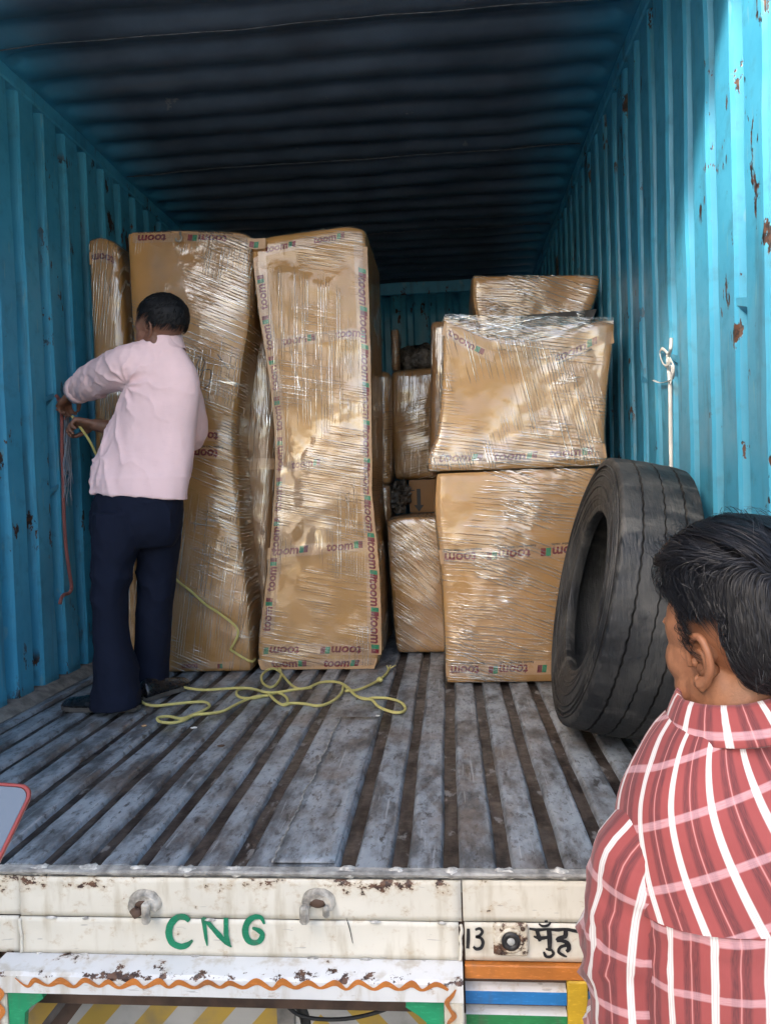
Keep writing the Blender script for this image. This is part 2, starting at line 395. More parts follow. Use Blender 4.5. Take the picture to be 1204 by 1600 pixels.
def m_film(name, seed=0.0, a1=0.35, a2=0.0, amt=1.0, den=1.0, milky=1.0):
    """clear stretch film: pulled creases run along two directions, tight patches mirror the daylight"""
    b = NB(name); v = b.map(loc=(seed*3.1, seed*1.3, seed*2.2))
    def streak(ang, fr, al, k):
        r = b.map(b.map(loc=(seed+k, k*2.0, seed-k)), rot=(0, ang, 0))
        return b.noise(1, 2.5, 0.6, b.map(r, scale=(al, al, fr)), dist=0.25)
    def lines(ang, per, k):
        w_ = b.n('ShaderNodeTexWave'); w_.wave_type = 'BANDS'; w_.bands_direction = 'Z'
        b.link(b.map(b.map(loc=(seed+k, k*2.0, seed-k)), rot=(0, ang, 0), scale=(1, 1, 1)), w_.inputs['Vector'])
        w_.inputs['Scale'].default_value = 0.314/per; w_.inputs['Distortion'].default_value = 2.6; w_.inputs['Detail'].default_value = 2.5
        w_.inputs['Detail Scale'].default_value = 0.22; w_.inputs['Detail Roughness'].default_value = 0.6
        return w_.outputs[1]
    sA = streak(a1, 80*den, 2.2, 1.0); sB = streak(a2, 85*den, 2.2, 4.0); sC = streak(a1+0.22, 55*den, 3.0, 7.0)
    lA = lines(a1, .0125/den, 2.0); lB = lines(a2, .011/den, 5.0)
    mA = b.ramp(b.noise(2.6, 2.5, 0.55, v), 0.44, 0.54); mB = b.ramp(b.noise(2.9, 2.5, 0.55, b.map(v, loc=(9, 4, 2))), 0.46, 0.56)
    cA = b.math('MULTIPLY', b.math('MULTIPLY', b.ramp(lA, 0.68, 0.95), b.ramp(sA, 0.44, 0.56)), mA)
    cB = b.math('MULTIPLY', b.math('MULTIPLY', b.ramp(lB, 0.68, 0.95), b.ramp(sB, 0.45, 0.57)), mB)
    cC = b.math('MULTIPLY', b.ramp(sC, 0.60, 0.70), b.math('MULTIPLY', mA, mB))
    cr = b.math('MINIMUM', b.math('ADD', b.math('ADD', cA, cB), cC), 1.0)
    low = b.noise(4.5, 2.5, 0.5, b.map(v, loc=(2, 7, 5))); mid = b.noise(17, 2, 0.5, v)
    h = b.math('ADD', b.math('MULTIPLY', cr, 0.30), b.math('ADD', b.math('MULTIPLY', low, 1.6), b.math('MULTIPLY', mid, 0.14)))
    h = b.math('ADD', h, b.math('MULTIPLY', b.math('ADD', b.math('MULTIPLY', sA, mA), b.math('MULTIPLY', sB, mB)), 0.22))
    nrm = b.bump(h, 0.75, 0.016)
    gl = b.n('ShaderNodeBsdfGlossy'); gl.inputs['Roughness'].default_value = 0.13; b.link(nrm, gl.inputs['Normal'])
    gl.inputs['Color'].default_value = (1, 0.97, 0.90, 1)  # warm tint stands in for golden light from outside
    df = b.n('ShaderNodeBsdfDiffuse'); df.inputs['Color'].default_value = (0.86, 0.78, 0.64, 1); b.link(nrm, df.inputs['Normal'])
    tr = b.n('ShaderNodeBsdfTransparent')
    lay = b.math('MULTIPLY', b.ramp(b.noise(1.9, 2, 0.5, b.map(v, loc=(5, 1, 8))), 0.42, 0.58), 0.11)
    lw = b.n('ShaderNodeLayerWeight'); lw.inputs[0].default_value = 0.25; b.link(nrm, lw.inputs['Normal'])
    fg = b.math('ADD', b.math('MULTIPLY', lw.outputs[0], 0.36), b.math('ADD', lay, b.math('MULTIPLY', cr, 0.34*amt)))
    fg = b.math('ADD', fg, 0.035)
    m1 = b.n('ShaderNodeMixShader'); b.setv(m1.inputs[0], b.math('MULTIPLY', b.math('ADD', b.math('MULTIPLY', cr, 0.44), b.math('MULTIPLY', lay, 0.35)), milky))
    b.link(tr.outputs[0], m1.inputs[1]); b.link(df.outputs[0], m1.inputs[2])
    m2 = b.n('ShaderNodeMixShader'); b.setv(m2.inputs[0], fg); b.link(m1.outputs[0], m2.inputs[1]); b.link(gl.outputs[0], m2.inputs[2])
    return b.done(m2.outputs[0])
def m_plaid():
    b = NB('red_plaid_cotton'); uv = b.tc('UV'); x, y, _ = b.xyz(uv)
    def stripe(c, pitch, off, hw, soft=0.0012):
        f = b.math('ABSOLUTE', b.math('SUBTRACT', b.math('FRACT', b.math('ADD', b.math('DIVIDE', c, pitch), off)), 0.5))
        return b.ramp(b.math('MULTIPLY', f, pitch), hw-soft, hw+soft, 1, 0)
    wv = b.noise(1, 2, 0.5, b.map(uv, scale=(1, 1, 1)))
    base = b.mix(b.ramp(b.noise(5, 3), 0.3, 0.7), (0.235, 0.043, 0.043), (0.30, 0.060, 0.058))
    th = b.noise(1, 2, 0.5, b.map(uv, scale=(900, 60, 1))); th2 = b.noise(1, 2, 0.5, b.map(uv, scale=(60, 900, 1)))
    P = 0.064
    dk = b.math('ADD', stripe(x, P, 0.18, 0.0048, 0.0025), stripe(x, P, -0.04, 0.0052, 0.0025))
    dk = b.math('MULTIPLY', dk, b.ramp(th, 0.3, 0.7, 0.55, 1.0))
    col = b.mix(b.math('MULTIPLY', dk, 0.9), base, (0.10, 0.024, 0.028))
    thin = stripe(x, P, 0.072, 0.0008, 0.0006); col = b.mix(b.math('MULTIPLY', thin, 0.5), col, (0.75, 0.38, 0.36))
    hz = stripe(y, 0.076, 0.0, 0.0050); col = b.mix(b.math('MULTIPLY', hz, b.ramp(th2, 0.2, 0.6, 0.5, 0.78)), col, (0.56, 0.32, 0.34))
    hd = b.math('MULTIPLY', hz, b.math('MULTIPLY', dk, 0.45)); col = b.mix(hd, col, (0.25, 0.12, 0.15))
    vt = stripe(x, P, 0.57, 0.0050); col = b.mix(vt, col, (0.66, 0.63, 0.61))
    ln = b.math('ADD', stripe(x, P, 0.605, 0.0007, 0.0005), stripe(x, P, 0.535, 0.0007, 0.0005)); col = b.mix(b.math('MULTIPLY', ln, 0.75), col, (0.45, 0.35, 0.37))
    h = b.math('ADD', b.math('MULTIPLY', th, 0.05), b.math('ADD', b.noise(16, 3), b.math('MULTIPLY', b.noise(6, 2), 0.8)))
    return b.done(b.bsdf(col, 0.85, 0, b.bump(h, 0.35, 0.012), Sheen_Weight=0.15))
def m_cloth(name, c, rough=0.85, bump=0.35, weave=True, bd=0.012, var=0.1):
    b = NB(name); n = b.noise(7, 3)
    col = b.mix(b.ramp(n, 0.3, 0.7), tuple(q*(1-var) for q in c), tuple(min(0.9, q*(1+var)) for q in c))
    h = b.math('ADD', b.noise(13, 3, dist=0.4), b.math('MULTIPLY', b.noise(34, 2), 0.25))
    if weave:
        wv = b.noise(1, 1, 0.5, b.map(scale=(40, 40, 380))); col = b.mix(b.ramp(wv, 0.62, 0.75, 0, 0.16), col, tuple(q*0.72 for q in c))
    return b.done(b.bsdf(col, rough, 0, b.bump(h, bump, bd), Specular_IOR_Level=0.22))
def m_skin(name, c):
    b = NB(name); n = b.noise(38, 5, 0.65); n2 = b.noise(320, 3)
    col = b.mix(b.ramp(n, 0.3, 0.7), tuple(q*0.76 for q in c), tuple(q*1.16 for q in c)); col = b.mix(b.ramp(b.noise(12, 3), 0.4, 0.65, 0, 0.35), col, (c[0]*.8, c[1]*.62, c[2]*.6)); col = b.mix(b.ramp(b.noise(220, 2), 0.62, 0.7, 0, 0.25), col, tuple(q*0.5 for q in c))
    return b.done(b.bsdf(col, b.ramp(n, 0.3, 0.7, 0.42, 0.56), 0, b.bump(n2, 0.25, 0.002), Specular_IOR_Level=0.4))
def m_hair(c=(0.010, 0.009, 0.009), rough=0.34, spec=0.6):
    b = NB('black_hair'); n = b.noise(120, 2)
    col = b.mix(n, tuple(q*0.6 for q in c), tuple(q*1.8 for q in c))
    return b.done(b.bsdf(col, rough, 0, Specular_IOR_Level=spec))
def m_rubber():
    b = NB('dusty_tyre_rubber'); n = b.noise(6, 5, 0.65); n2 = b.noise(45, 3)
    col = b.mix(b.ramp(n, 0.35, 0.68), (0.009, 0.010, 0.012), (0.048, 0.047, 0.045))
    st = b.noise(1, 4, 0.6, b.map(scale=(5, 22, 5))); col = b.mix(b.ramp(st, 0.52, 0.68, 0, 0.65), col, (0.095, 0.090, 0.082)); col = b.mix(b.ramp(b.noise(70, 4, 0.7), 0.55, 0.7, 0, 0.5), col, (0.02, 0.02, 0.022))
    return b.done(b.bsdf(col, b.ramp(n, 0.3, 0.7, 0.5, 0.75), 0, b.bump(b.math('ADD', b.math('MULTIPLY', b.noise(1, 3, 0.6, b.map(scale=(90, 12, 12))), 1.2), b.math('ADD', n2, n)), 0.5, 0.006)))
def m_rope(name, c):
    b = NB(name); uv = b.tc('UV')
    wv = b.n('ShaderNodeTexWave'); b.link(b.map(uv, scale=(1, 1, 1), rot=(0, 0, 0.7)), wv.inputs[0]); wv.inputs['Scale'].default_value = 42
    col = b.mix(wv.outputs[1], tuple(q*0.72 for q in c), c); col = b.mix(b.ramp(b.noise(26, 3), 0.5, 0.75, 0, 0.5), col, tuple(q*0.5 for q in c))
    return b.done(b.bsdf(col, 0.6, 0, b.bump(wv.outputs[1], 0.6, 0.003)))
def m_hazard():
    b = NB('hazard_striped_board'); x, y, z = b.xyz()
    a = b.math('SUBTRACT', x, 1.27)     # mirrored about the board's middle
    d = b.math('SUBTRACT', b.math('ABSOLUTE', a), b.math('MULTIPLY', z, -0.9))
    f = b.math('FRACT', b.math('DIVIDE', d, 0.150))
    st = b.ramp(b.math('ABSOLUTE', b.math('SUBTRACT', f, 0.5)), 0.235, 0.25, 1, 0)
    n = b.noise(9, 4); col = b.mix(st, (0.46, 0.44, 0.41), (0.50, 0.32, 0.055))
    col = b.mix(b.ramp(n, 0.45, 0.75, 0, 0.55), col, (0.18, 0.16, 0.14))
    return b.done(b.bsdf(col, 0.55, 0, b.bump(n, 0.2, 0.003)))
def m_ground():
    b = NB('dusty_ground'); n = b.noise(1.5, 6, 0.65); n2 = b.noise(30, 3)
    col = b.mix(b.ramp(n, 0.3, 0.7), (0.30, 0.27, 0.225), (0.43, 0.39, 0.33)); col = b.mix(b.ramp(n2, 0.6, 0.8, 0, 0.4), col, (0.15, 0.13, 0.11))
    return b.done(b.bsdf(col, 0.9, 0, b.bump(n2, 0.5, 0.02)))
def m_glassy(name, c, rough=0.08):
    b = NB(name); n = b.noise(6, 2); return b.done(b.bsdf(c, b.ramp(n, 0.3, 0.7, rough, rough+0.08), 0, Specular_IOR_Level=0.7))
M = dict(
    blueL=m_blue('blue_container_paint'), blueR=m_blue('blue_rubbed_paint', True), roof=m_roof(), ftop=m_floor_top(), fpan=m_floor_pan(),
    white=m_white(), ledge=m_white('weathered_ledge_paint', (0.66, 0.65, 0.63), 0.0), orange=m_paint('orange_paint', (0.50, 0.165, 0.028)),
    green=m_paint('green_paint', (0.010, 0.25, 0.105), amt=0.66), blue=m_paint('bright_blue_paint', (0.015, 0.16, 0.42)), dgreen=m_paint('deep_green_paint', (0.018, 0.20, 0.06)),
    yellow=m_paint('yellow_paint', (0.55, 0.34, 0.02)), ink=m_paint('black_brush_paint', (0.012, 0.012, 0.014), (0.3, 0.29, 0.27), amt=0.72),
    gink=m_paint('green_brush_paint', (0.004, 0.19, 0.092), (0.6, 0.6, 0.55), amt=0.73),
    steel=simple('grimy_steel', (0.34, 0.31, 0.27), 0.42, 0.55, 0.4, 30, 0.3), dark=simple('dark_chassis_paint', (0.018, 0.017, 0.016), 0.6, 0, 0.4),
    rust=simple('rusty_steel', (0.075, 0.042, 0.027), 0.7, 0, 0.4), weld=simple('white_sealant', (0.50, 0.475, 0.43), 0.7, 0, 0.45, 60, 0.6, 0.006),
    dust=simple('dusty_edge', (0.20, 0.18, 0.155), 0.9, 0, 0.35, 18, 0.5, 0.01), hazard=m_hazard(), ground=m_ground(),
    rubber=m_rubber(), roofseam=simple('roof_seam_paint', (0.085, 0.095, 0.11), 0.6, 0, 0.5, 30), lip=simple('dusty_steel_lip', (0.30, 0.285, 0.26), 0.7, 0, 0.45, 26, 0.5, 0.006), lug=simple('grimy_white_casting', (0.40, 0.365, 0.31), 0.5, 0, 0.5, 45, 0.5, 0.005), yrope=m_rope('yellow_rope_fibre', (0.92, 0.80, 0.27)), rrope=m_rope('faded_red_rope_fibre', (0.46, 0.16, 0.14)),
    strap=simple('white_plastic_strap', (0.66, 0.64, 0.60), 0.4, 0, 0.15), frope=simple('frayed_grey_fibre', (0.33, 0.36, 0.42), 0.8),
    tape=simple('tan_packing_tape', (0.44, 0.26, 0.13), 0.28, 0, 0.12, 9, 0.2), red=simple('dark_red_print', (0.15, 0.008, 0.016), 0.35, 0, 0.3, 40, 0.1),
    pgreen=simple('green_print', (0.012, 0.17, 0.075), 0.35, 0, 0.3, 40, 0.1), pblack=simple('black_print', (0.02, 0.016, 0.014), 0.5, 0, 0.3, 40, 0.1),
    plaid=m_plaid(), pink=m_cloth('pale_pink_cotton', (0.86, 0.61, 0.61), bump=0.22, var=0.04), navy=m_cloth('navy_trouser_cloth', (0.006, 0.009, 0.022), 0.9, 0.4, False),
    denim=m_cloth('grey_trouser_cloth', (0.06, 0.06, 0.07), 0.85, 0.3, False), skinA=m_skin('dark_brown_skin', (0.20, 0.098, 0.062)), skinB=m_skin('brown_skin', (0.30, 0.135, 0.072)),
    hair=m_hair((0.006, 0.006, 0.008), 0.48, 0.32), hairA=m_hair((0.006, 0.006, 0.007), 0.6, 0.25), shoe=simple('black_shoe_leather', (0.010, 0.010, 0.012), 0.25, 0, 0.3, 20, 0.15), sole=simple('grey_shoe_sole', (0.085, 0.075, 0.065), 0.7),
    black_film=simple('smoky_wrap_film', (0.085, 0.072, 0.058), 0.22, 0, 0.5, 9, 0.7, 0.02), screen=m_glassy('phone_glass', (0.10, 0.12, 0.15)), case=simple('red_phone_case', (0.20, 0.028, 0.022), 0.35, 0, 0.2),
    lens=m_glassy('lamp_lens', (0.42, 0.42, 0.40), 0.12), plaster=simple('cream_plaster', (0.50, 0.45, 0.37), 0.9, 0, 0.2, 3), pane=m_glassy('window_glass', (0.03, 0.04, 0.05)),
    eye=m_glassy('eye_white', (0.6, 0.57, 0.53)),
)

# ------------------------------------------------------------------ setting
W, L, H, GZ = 2.35, 4.75, 2.425, -0.96
g = Geo(); g.add([(-400, -400, GZ), (400, -400, GZ), (400, 400, GZ), (-400, 400, GZ)], [(0, 1, 2, 3)])
o = mesh('ground', g.V, g.F, M['ground'], smooth=False); o['kind'] = 'structure'; o['label'] = 'dusty bare ground around the truck'

# house added out of view, sized to keep sun off the tailgate
bl = thing('shade_house', 'unseen added two storey house beside the yard, left of the truck', 'shade_house', (-7.0, -5.3, GZ))
hx, hy0, hy1, hz = -4.0, -9.5, -1.2, 6.42
g = Geo(); g.box((hx-6, hy0, GZ), (hx, hy1, hz)); mesh('wall', g.V, g.F, M['plaster'], bl, False)
g = Geo(); g.box((hx-6.2, hy0-.2, hz), (hx+.18, hy1+.2, hz+.22)); mesh('parapet', g.V, g.F, M['plaster'], bl, False)
for yy in np.arange(hy0+1, hy1-1.5, 2.4):
    for zz in (GZ+1.0, GZ+3.7):
        g = Geo(); g.box((hx, yy-.06, zz-.06), (hx+.05, yy+1.26, zz+1.36)); wn = mesh('window', g.V, g.F, M['dark'], bl, False)
        g = Geo(); g.box((hx+.05, yy, zz), (hx+.06, yy+1.2, zz+1.3)); mesh('pane', g.V, g.F, M['pane'], wn, False)

# ------------------------------------------------------------------ container truck
truck = thing('container_truck', 'blue steel container truck open at the rear above a chipped white painted tailboard', 'truck', (1.175, 2.3, GZ))
PIT, RA, RW, SL, DEP = 0.187, 0.085, 0.112, 0.016, 0.056
def corr(lo, hi):
    """(position, depth fraction) of the pressed profile"""
    out = [(lo, 1.0)]; k = math.floor((lo-RA)/PIT)-1
    while True:
        a = RA+k*PIT
        if a > hi: break
        for p, d in ((a-SL, 1), (a-SL*.25, 0.12), (a+SL*.3, 0), (a+RW-SL*.3, 0), (a+RW+SL*.25, 0.12), (a+RW+SL, 1)):
            if lo < p < hi: out.append((p, d))
        k += 1
    out.append((hi, 1.0)); return out
def wall(name, x, sgn, mat):
    pr = corr(0.0, L); zs = np.linspace(-0.02, H+0.0, 30); V = []
    for z in zs:
        for p, d in pr:
            dent = 0.0045*fbm((x*3, p*2.3, z*1.7))+0.0015*fbm((x, p*9, z*7))
            V.append((x+sgn*DEP*d+dent, p, z))
    n = len(pr); F = [(i*n+j, i*n+j+1, (i+1)*n+j+1, (i+1)*n+j) for i in range(len(zs)-1) for j in range(n-1)]
    if sgn < 0: F = [f[::-1] for f in F]
    o = mesh(name, V, F, mat, truck, True, sharp=22)
    md = o.modifiers.new('thickness', 'SOLIDIFY'); md.thickness = 0.003; md.offset = -1
    return o
# colours are set in world metres: shift the object origin to the world origin for these sheets
def at_origin(o):
    me = o.data; b = wloc(o.parent); co = np.zeros(len(me.vertices)*3); me.vertices.foreach_get('co', co)
    me.vertices.foreach_set('co', (co.reshape(-1, 3)+b).ravel()); o.location = -Vector(b); me.update(); return o
lw = at_origin(wall('side_wall', 0.0, -1, M['blueL'])); lw['label'] = 'corrugated blue side wall behind the man in pink'
rw = at_origin(wall('side_wall', W, 1, M['blueR'])); rw['label'] = 'corrugated blue side wall behind the tyre, paint rubbed off in the recesses'
# front bulkhead
pr = corr(0.0, W); zs = np.linspace(-0.02, H-.1, 14); V = []
for z in zs:
    for p, d in pr: V.append((p, L+.03*d+0.006*fbm((p*2, 3, z*2)), z))
n = len(pr); F = [(i*n+j, i*n+j+1, (i+1)*n+j+1, (i+1)*n+j) for i in range(len(zs)-1) for j in range(n-1)]
o = at_origin(mesh('bulkhead', V, F, M['blueL'], truck, True, sharp=22)); md = o.modifiers.new('thickness', 'SOLIDIFY'); md.thickness = 0.003
g = Geo(); g.box((0, L-.02, H-.1), (W, L+.05, H), 0.006); mesh('bulkhead_beam', g.V, g.F, M['blueL'], truck, False)
# roof: pressed across, the pressings fade out before the side rails
ys = []; k = -1
while RA+k*PIT < L:
    a = RA+.04+k*PIT
    ys += [(a, 0.0), (a+.018, .7), (a+.026, .95), (a+.034, 1), (a+.07, 1), (a+.078, .95), (a+.088, .7), (a+.106, 0)]; k += 1
ys = [(0.0, 0.0)]+[q for q in ys if 0.001 < q[0] < L-.001]+[(L, 0.0)]
xs = np.concatenate([np.linspace(0, .12, 7), np.linspace(.2, W-.2, 22), np.linspace(W-.12, W, 7)])
V = []
for y, d in ys:
    for x in xs:
        e = min(1, max(0, (min(x, W-x)-.02)/.07)); e = e*e*(3-2*e)
        V.append((x, y, H+0.028*d*e-0.004+0.012*fbm((x*1.3, y*1.1, 4))+.003*fbm((x*6, y*6, 1))))
n = len(xs); F = [(i*n+j+1, i*n+j, (i+1)*n+j, (i+1)*n+j+1) for i in range(len(ys)-1) for j in range(n-1)]
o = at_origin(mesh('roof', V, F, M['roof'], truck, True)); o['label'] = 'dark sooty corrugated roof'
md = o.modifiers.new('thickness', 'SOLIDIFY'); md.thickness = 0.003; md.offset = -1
for yy in (1.215, 2.36, 3.5):    # roof sheet seams
    g = Geo(); P = [(x, yy+.004*fbm((x*5, yy, 0)), H-.006+0.012*fbm((x*1.3, yy*1.1, 4))) for x in np.linspace(.03, W-.03, 30)]
    g.tube(P, 0.0022, 5); mesh('roof_seam', g.V, g.F, M['roofseam'], truck)
for x0, x1 in ((-.060, .012), (W-.012, W+.060)):
    g = Geo(); g.box((x0, 0.0, H-.062), (x1, L, H+.03), .006); mesh('top_rail', g.V, g.F, M['blueL'], truck, False)
for x0, x1 in ((-.12, -.062), (W+.062, W+.12)):
    g = Geo(); g.box((x0, -.03, -.03), (x1, .09, H+.12), .008); mesh('corner_post', g.V, g.F, M['blueL'], truck, False)
g = Geo(); g.box((-.06, -.03, H+.034), (W+.06, .06, H+.12), .008); mesh('header', g.V, g.F, M['blueL'], truck, False)
for sx, x in ((-1, -.125), (1, W+.125)):   # right door swung right round against the side, left door unseen, stood open to bound the sun patch
    pr = corr(0.0, 1.15); V = []
    for z in (0.02, H):
        for p, d in pr: V.append((x+sx*(.03+.03*d), p+.02, z) if sx > 0 else (-.09+.03*d, -.04-p, z))
    n = len(pr); F = [(j, j+1, n+j+1, n+j) for j in range(n-1)]
    o = mesh('door', V, F, M['blueL'], truck, False); md = o.modifiers.new('t', 'SOLIDIFY'); md.thickness = .004
# floor
fl = mesh('floor', *(lambda g: (g.V, g.F))(Geo().box((-.03, 0.012, -.05), (W+.03, L, -.015))), M['fpan'], truck, False); at_origin(fl)
fl['label'] = 'worn steel load floor with grimy grooves'
G0 = [.113, .219, .325, .431, .537, .643, .749, .853, .958, 1.064, 1.166, 1.396, 1.503, 1.609, 1.718, 1.822, 1.928, 2.034, 2.14, 2.246]
edges = [0.0]+G0+[W]
def fl_child(name, V, F, mat, **k):
    o = mesh(name, V, F, mat, fl, **k); return o
# the floor object's origin is the world's, so children use world metres as well
for i in range(len(edges)-1):
    a = edges[i]+(.0195 if i else -.02); b_ = edges[i+1]-(.0195 if i < len(edges)-2 else -.02)
    prof = [(a-.004, -.0155), (a-.0005, -.0045), (a+.003, -.0008), (a+.007, 0.0), ((a+b_)/2, 0.0), (b_-.007, 0.0), (b_-.003, -.0008), (b_+.0005, -.0045), (b_+.004, -.0155)]
    yy = np.linspace(0.014, L-.01, 46); V = []
    for y in yy:
        for x, z in prof:
            V.append((x+.0035*fbm((x*4+i, y*2.2, 1)), y, z+(.003*fbm((x*7, y*3, i*.7))-.0015 if z > -.014 else 0)))
    n = len(prof); F = [(p*n+q, p*n+q+1, (p+1)*n+q+1, (p+1)*n+q) for p in range(len(yy)-1) for q in range(n-1)]
    F.append(tuple(range(n))[::-1])
    F = [f[::-1] for f in F]
    V = np.array(V); o = mesh('floor_rib', V-wloc(fl)*0, F, M['ftop'], fl, True, sharp=40)
# the wide repair plate with its weld seam
V = []; yy = np.linspace(.02, 1.02, 26)
for y in yy:
    for x in np.linspace(1.245, 1.372, 8): V.append((x+(.004*fbm((y*9, 1, 2)) if x < 1.25 else 0), y, .0035+.0015*fbm((x*9, y*6, 2))))
F = [(p*8+q, p*8+q+1, (p+1)*8+q+1, (p+1)*8+q) for p in range(25) for q in range(7)]
o = mesh('floor_patch', V, F, M['ftop'], fl, True); md = o.modifiers.new('t', 'SOLIDIFY'); md.thickness = .003; md.offset = -1
g = Geo(); P = [(1.243+.004*fbm((y*9, 1, 2))+.0015*math.sin(y*190), y, .004) for y in np.linspace(.02, 1.02, 130)]
g.tube(P, .0022, 6); mesh('weld_seam', g.V, g.F, M['lip'], fl)
for gx in G0:      # white sealant in the mouth of every groove
    V, F = ellipsoid((gx+.002, .007, -.010), (.023, .013, .0095), 16, 10)
    V = disp(V, F, lambda v, n: .006*fbm((v[0]*55, v[1]*55, v[2]*55))); mesh('sealant_plug', V, F, M['weld'], fl)
for x0, x1 in ((-.02, .062), (W-.06, W+.02)):   # dusty kerb at the foot of each wall
    V = []; yy = np.linspace(.0, L-.02, 60)
    for y in yy:
        j = .008*fbm((y*3, x0, 0)); inner = (x1+j) if x0 < 1 else (x0+j)
        outer = x0-.012 if x0 < 1 else x1+.012
        V += [(outer, y, .03), (outer*.4+inner*.6, y, .026+.004*fbm((y*5, 2, 1))), (inner, y, .0012)]
    F = [(p*3+q, p*3+q+1, (p+1)*3+q+1, (p+1)*3+q) for p in range(len(yy)-1) for q in range(2)]
    if x0 < 1: pass
    mesh('wall_kerb', V, F, M['dust'], truck)
# lip of the floor and the tailboard
ts = thing('tailboard', '', ''); del ts['label'], ts['category']; ts.parent = truck; ts.location = -Vector(truck.location)
def tb(name, a, b, mat, bev=.002, parent=None):
    g = Geo().box(a, b, bev); return mesh(name, g.V, g.F, mat, parent or ts, False)
def wob(name, x0, x1, y, z0, z1, th, mat, amp=.0022):
    """a beaten sheet plate facing the rear"""
    nx = max(4, int((x1-x0)/.02)); nz = 8; V = []
    for zz in np.linspace(z0, z1, nz):
        for xx in np.linspace(x0, x1, nx):
            e = 0 if zz in (z0, z1) or xx in (x0, x1) else 1
            V.append((xx, y+amp*e*fbm((xx*8, zz*22, y*50)), zz))
    nf = [(i*nx+j, i*nx+j+1, (i+1)*nx+j+1, (i+1)*nx+j) for i in range(nz-1) for j in range(nx-1)]
    o = mesh(name, V, nf, mat, ts, True); md = o.modifiers.new('t', 'SOLIDIFY'); md.thickness = th; md.offset = -1; return o
V = []; xs = np.linspace(-.04, W+.04, 130)
for x in xs:
    w_ = .0022*fbm((x*11, 1, 1)); 
    V += [(x, .013, -.003), (x, -.006, -.004+w_), (x, -.009+w_, -.007), (x, -.008+w_, -.0115+w_*.6), (x, .006, -.014), (x, .008, -.05)]
F = [(p*6+q+1, p*6+q, (p+1)*6+q, (p+1)*6+q+1) for p in range(len(xs)-1) for q in range(5)]
o = mesh('floor_lip', V, F, M['lip'], ts, True, sharp=35)
wob('upper_plate', -.04, .704, .001, -.1035, -.021, .004, M['white']); wob('upper_plate', .706, 1.629, -.003, -.1035, -.0205, .004, M['white']); wob('upper_plate', 1.632, W+.04, -.001, -.1035, -.0205, .004, M['white'])
tb('backing_beam', (-.04, .008, -.30), (W+.04, .03, -.03), M['rust'])
wob('lower_plate', .706, 1.622, -.006, -.181, -.105, .004, M['white'])
wob('lamp_plate', 1.634, W+.04, -.002, -.183, -.106, .004, M['white']); wob('lamp_plate', -.04, .70, -.002, -.183, -.106, .004, M['white'])
# weld blobs along the seams
for z in (-.105, -.182):
    for x in ((.77, .84, 1.12, 1.47, 1.58) if z > -.15 else (.75, .85, 1.08, 1.31, 1.43)):
        V, F = ellipsoid((x+rng.uniform(-.015, .015), -.007, z), (rng.uniform(.005, .014), .0045, .003), 10, 6); mesh('weld_bead', V, F, M['weld'], ts)
for x in (.706, 1.626):
    g = Geo(); P = [(x+.003*fbm((z*40, x, 0)), -.007, z) for z in np.linspace(-.18, -.108, 14)]; g.tube(P, [.0035+.0012*fbm((i*.9, x, 0)) for i in range(14)], 6); mesh('weld_bead', g.V, g.F, M['white'], ts)
# bumper ledge and fascia
xs = np.linspace(.672, 1.628, 60); V = []
for x in xs:
    w_ = .003*fbm((x*6, 2, 2)); V += [(x, -.005, -.182), (x, -.03, -.1815+w_*.6), (x, -.062+w_, -.187+w_), (x, -.068+w_, -.192), (x, -.068+w_*.6, -.21), (x, -.068+w_*.4, -.2265), (x, -.06, -.229), (x, -.01, -.229)]
F = [(p*8+q+1, p*8+q, (p+1)*8+q, (p+1)*8+q+1) for p in range(len(xs)-1) for q in range(7)]
F += [tuple(range(8)), tuple(range((len(xs)-1)*8, len(xs)*8))[::-1]]
mesh('bumper_ledge', V, F, M['ledge'], ts, True, sharp=30)
FZ = atY(400, 1537, -.07)[2]
def stroke(name, pts, wd, y, mat, parent=ts, sub=8, th=.0015):
    """a brush stroke painted on a vertical plate: pts are (x, z), wd the width along it"""
    P = np.array(spline([np.array([p[0], 0, p[1]]) for p in pts], sub)); n = len(P)
    wd = np.interp(np.linspace(0, 1, n), np.linspace(0, 1, len(wd)), wd)
    T = np.gradient(P, axis=0); T /= np.linalg.norm(T, axis=1)[:, None]+1e-9; N = np.stack([-T[:, 2], 0*T[:, 0], T[:, 0]], 1)
    V = []; F = []
    for i in range(n):
        k = wd[i]/2*(1+.10*fbm((P[i][0]*90, P[i][2]*90, 3)))
        a = P[i]+N[i]*k; b = P[i]-N[i]*k; V += [(a[0], y, a[2]), (b[0], y, b[2])]
    F = [(2*i, 2*i+1, 2*i+3, 2*i+2) for i in range(n-1)]
    o = mesh(name, V, F, mat, parent, False); return o
def pxz(pts, Y): return [tuple(atY(x, y, Y)[[0, 2]]) for x, y in pts]
# orange wave along the fascia
pts = [(24, 1528), (36, 1538), (45, 1541)]; wd = [.002, .004, .006]
x = 55; up = True
while x < 700:
    pts.append((x, (1532 if up else 1541)+x*.0075+rng.uniform(-1.6, 1.6))); wd.append((.0125 if up else .006)*rng.uniform(.8, 1.2)); x += rng.uniform(15, 24); up = not up
stroke('painted_wave', pxz(pts, -.0695), wd, -.0695, M['orange'])
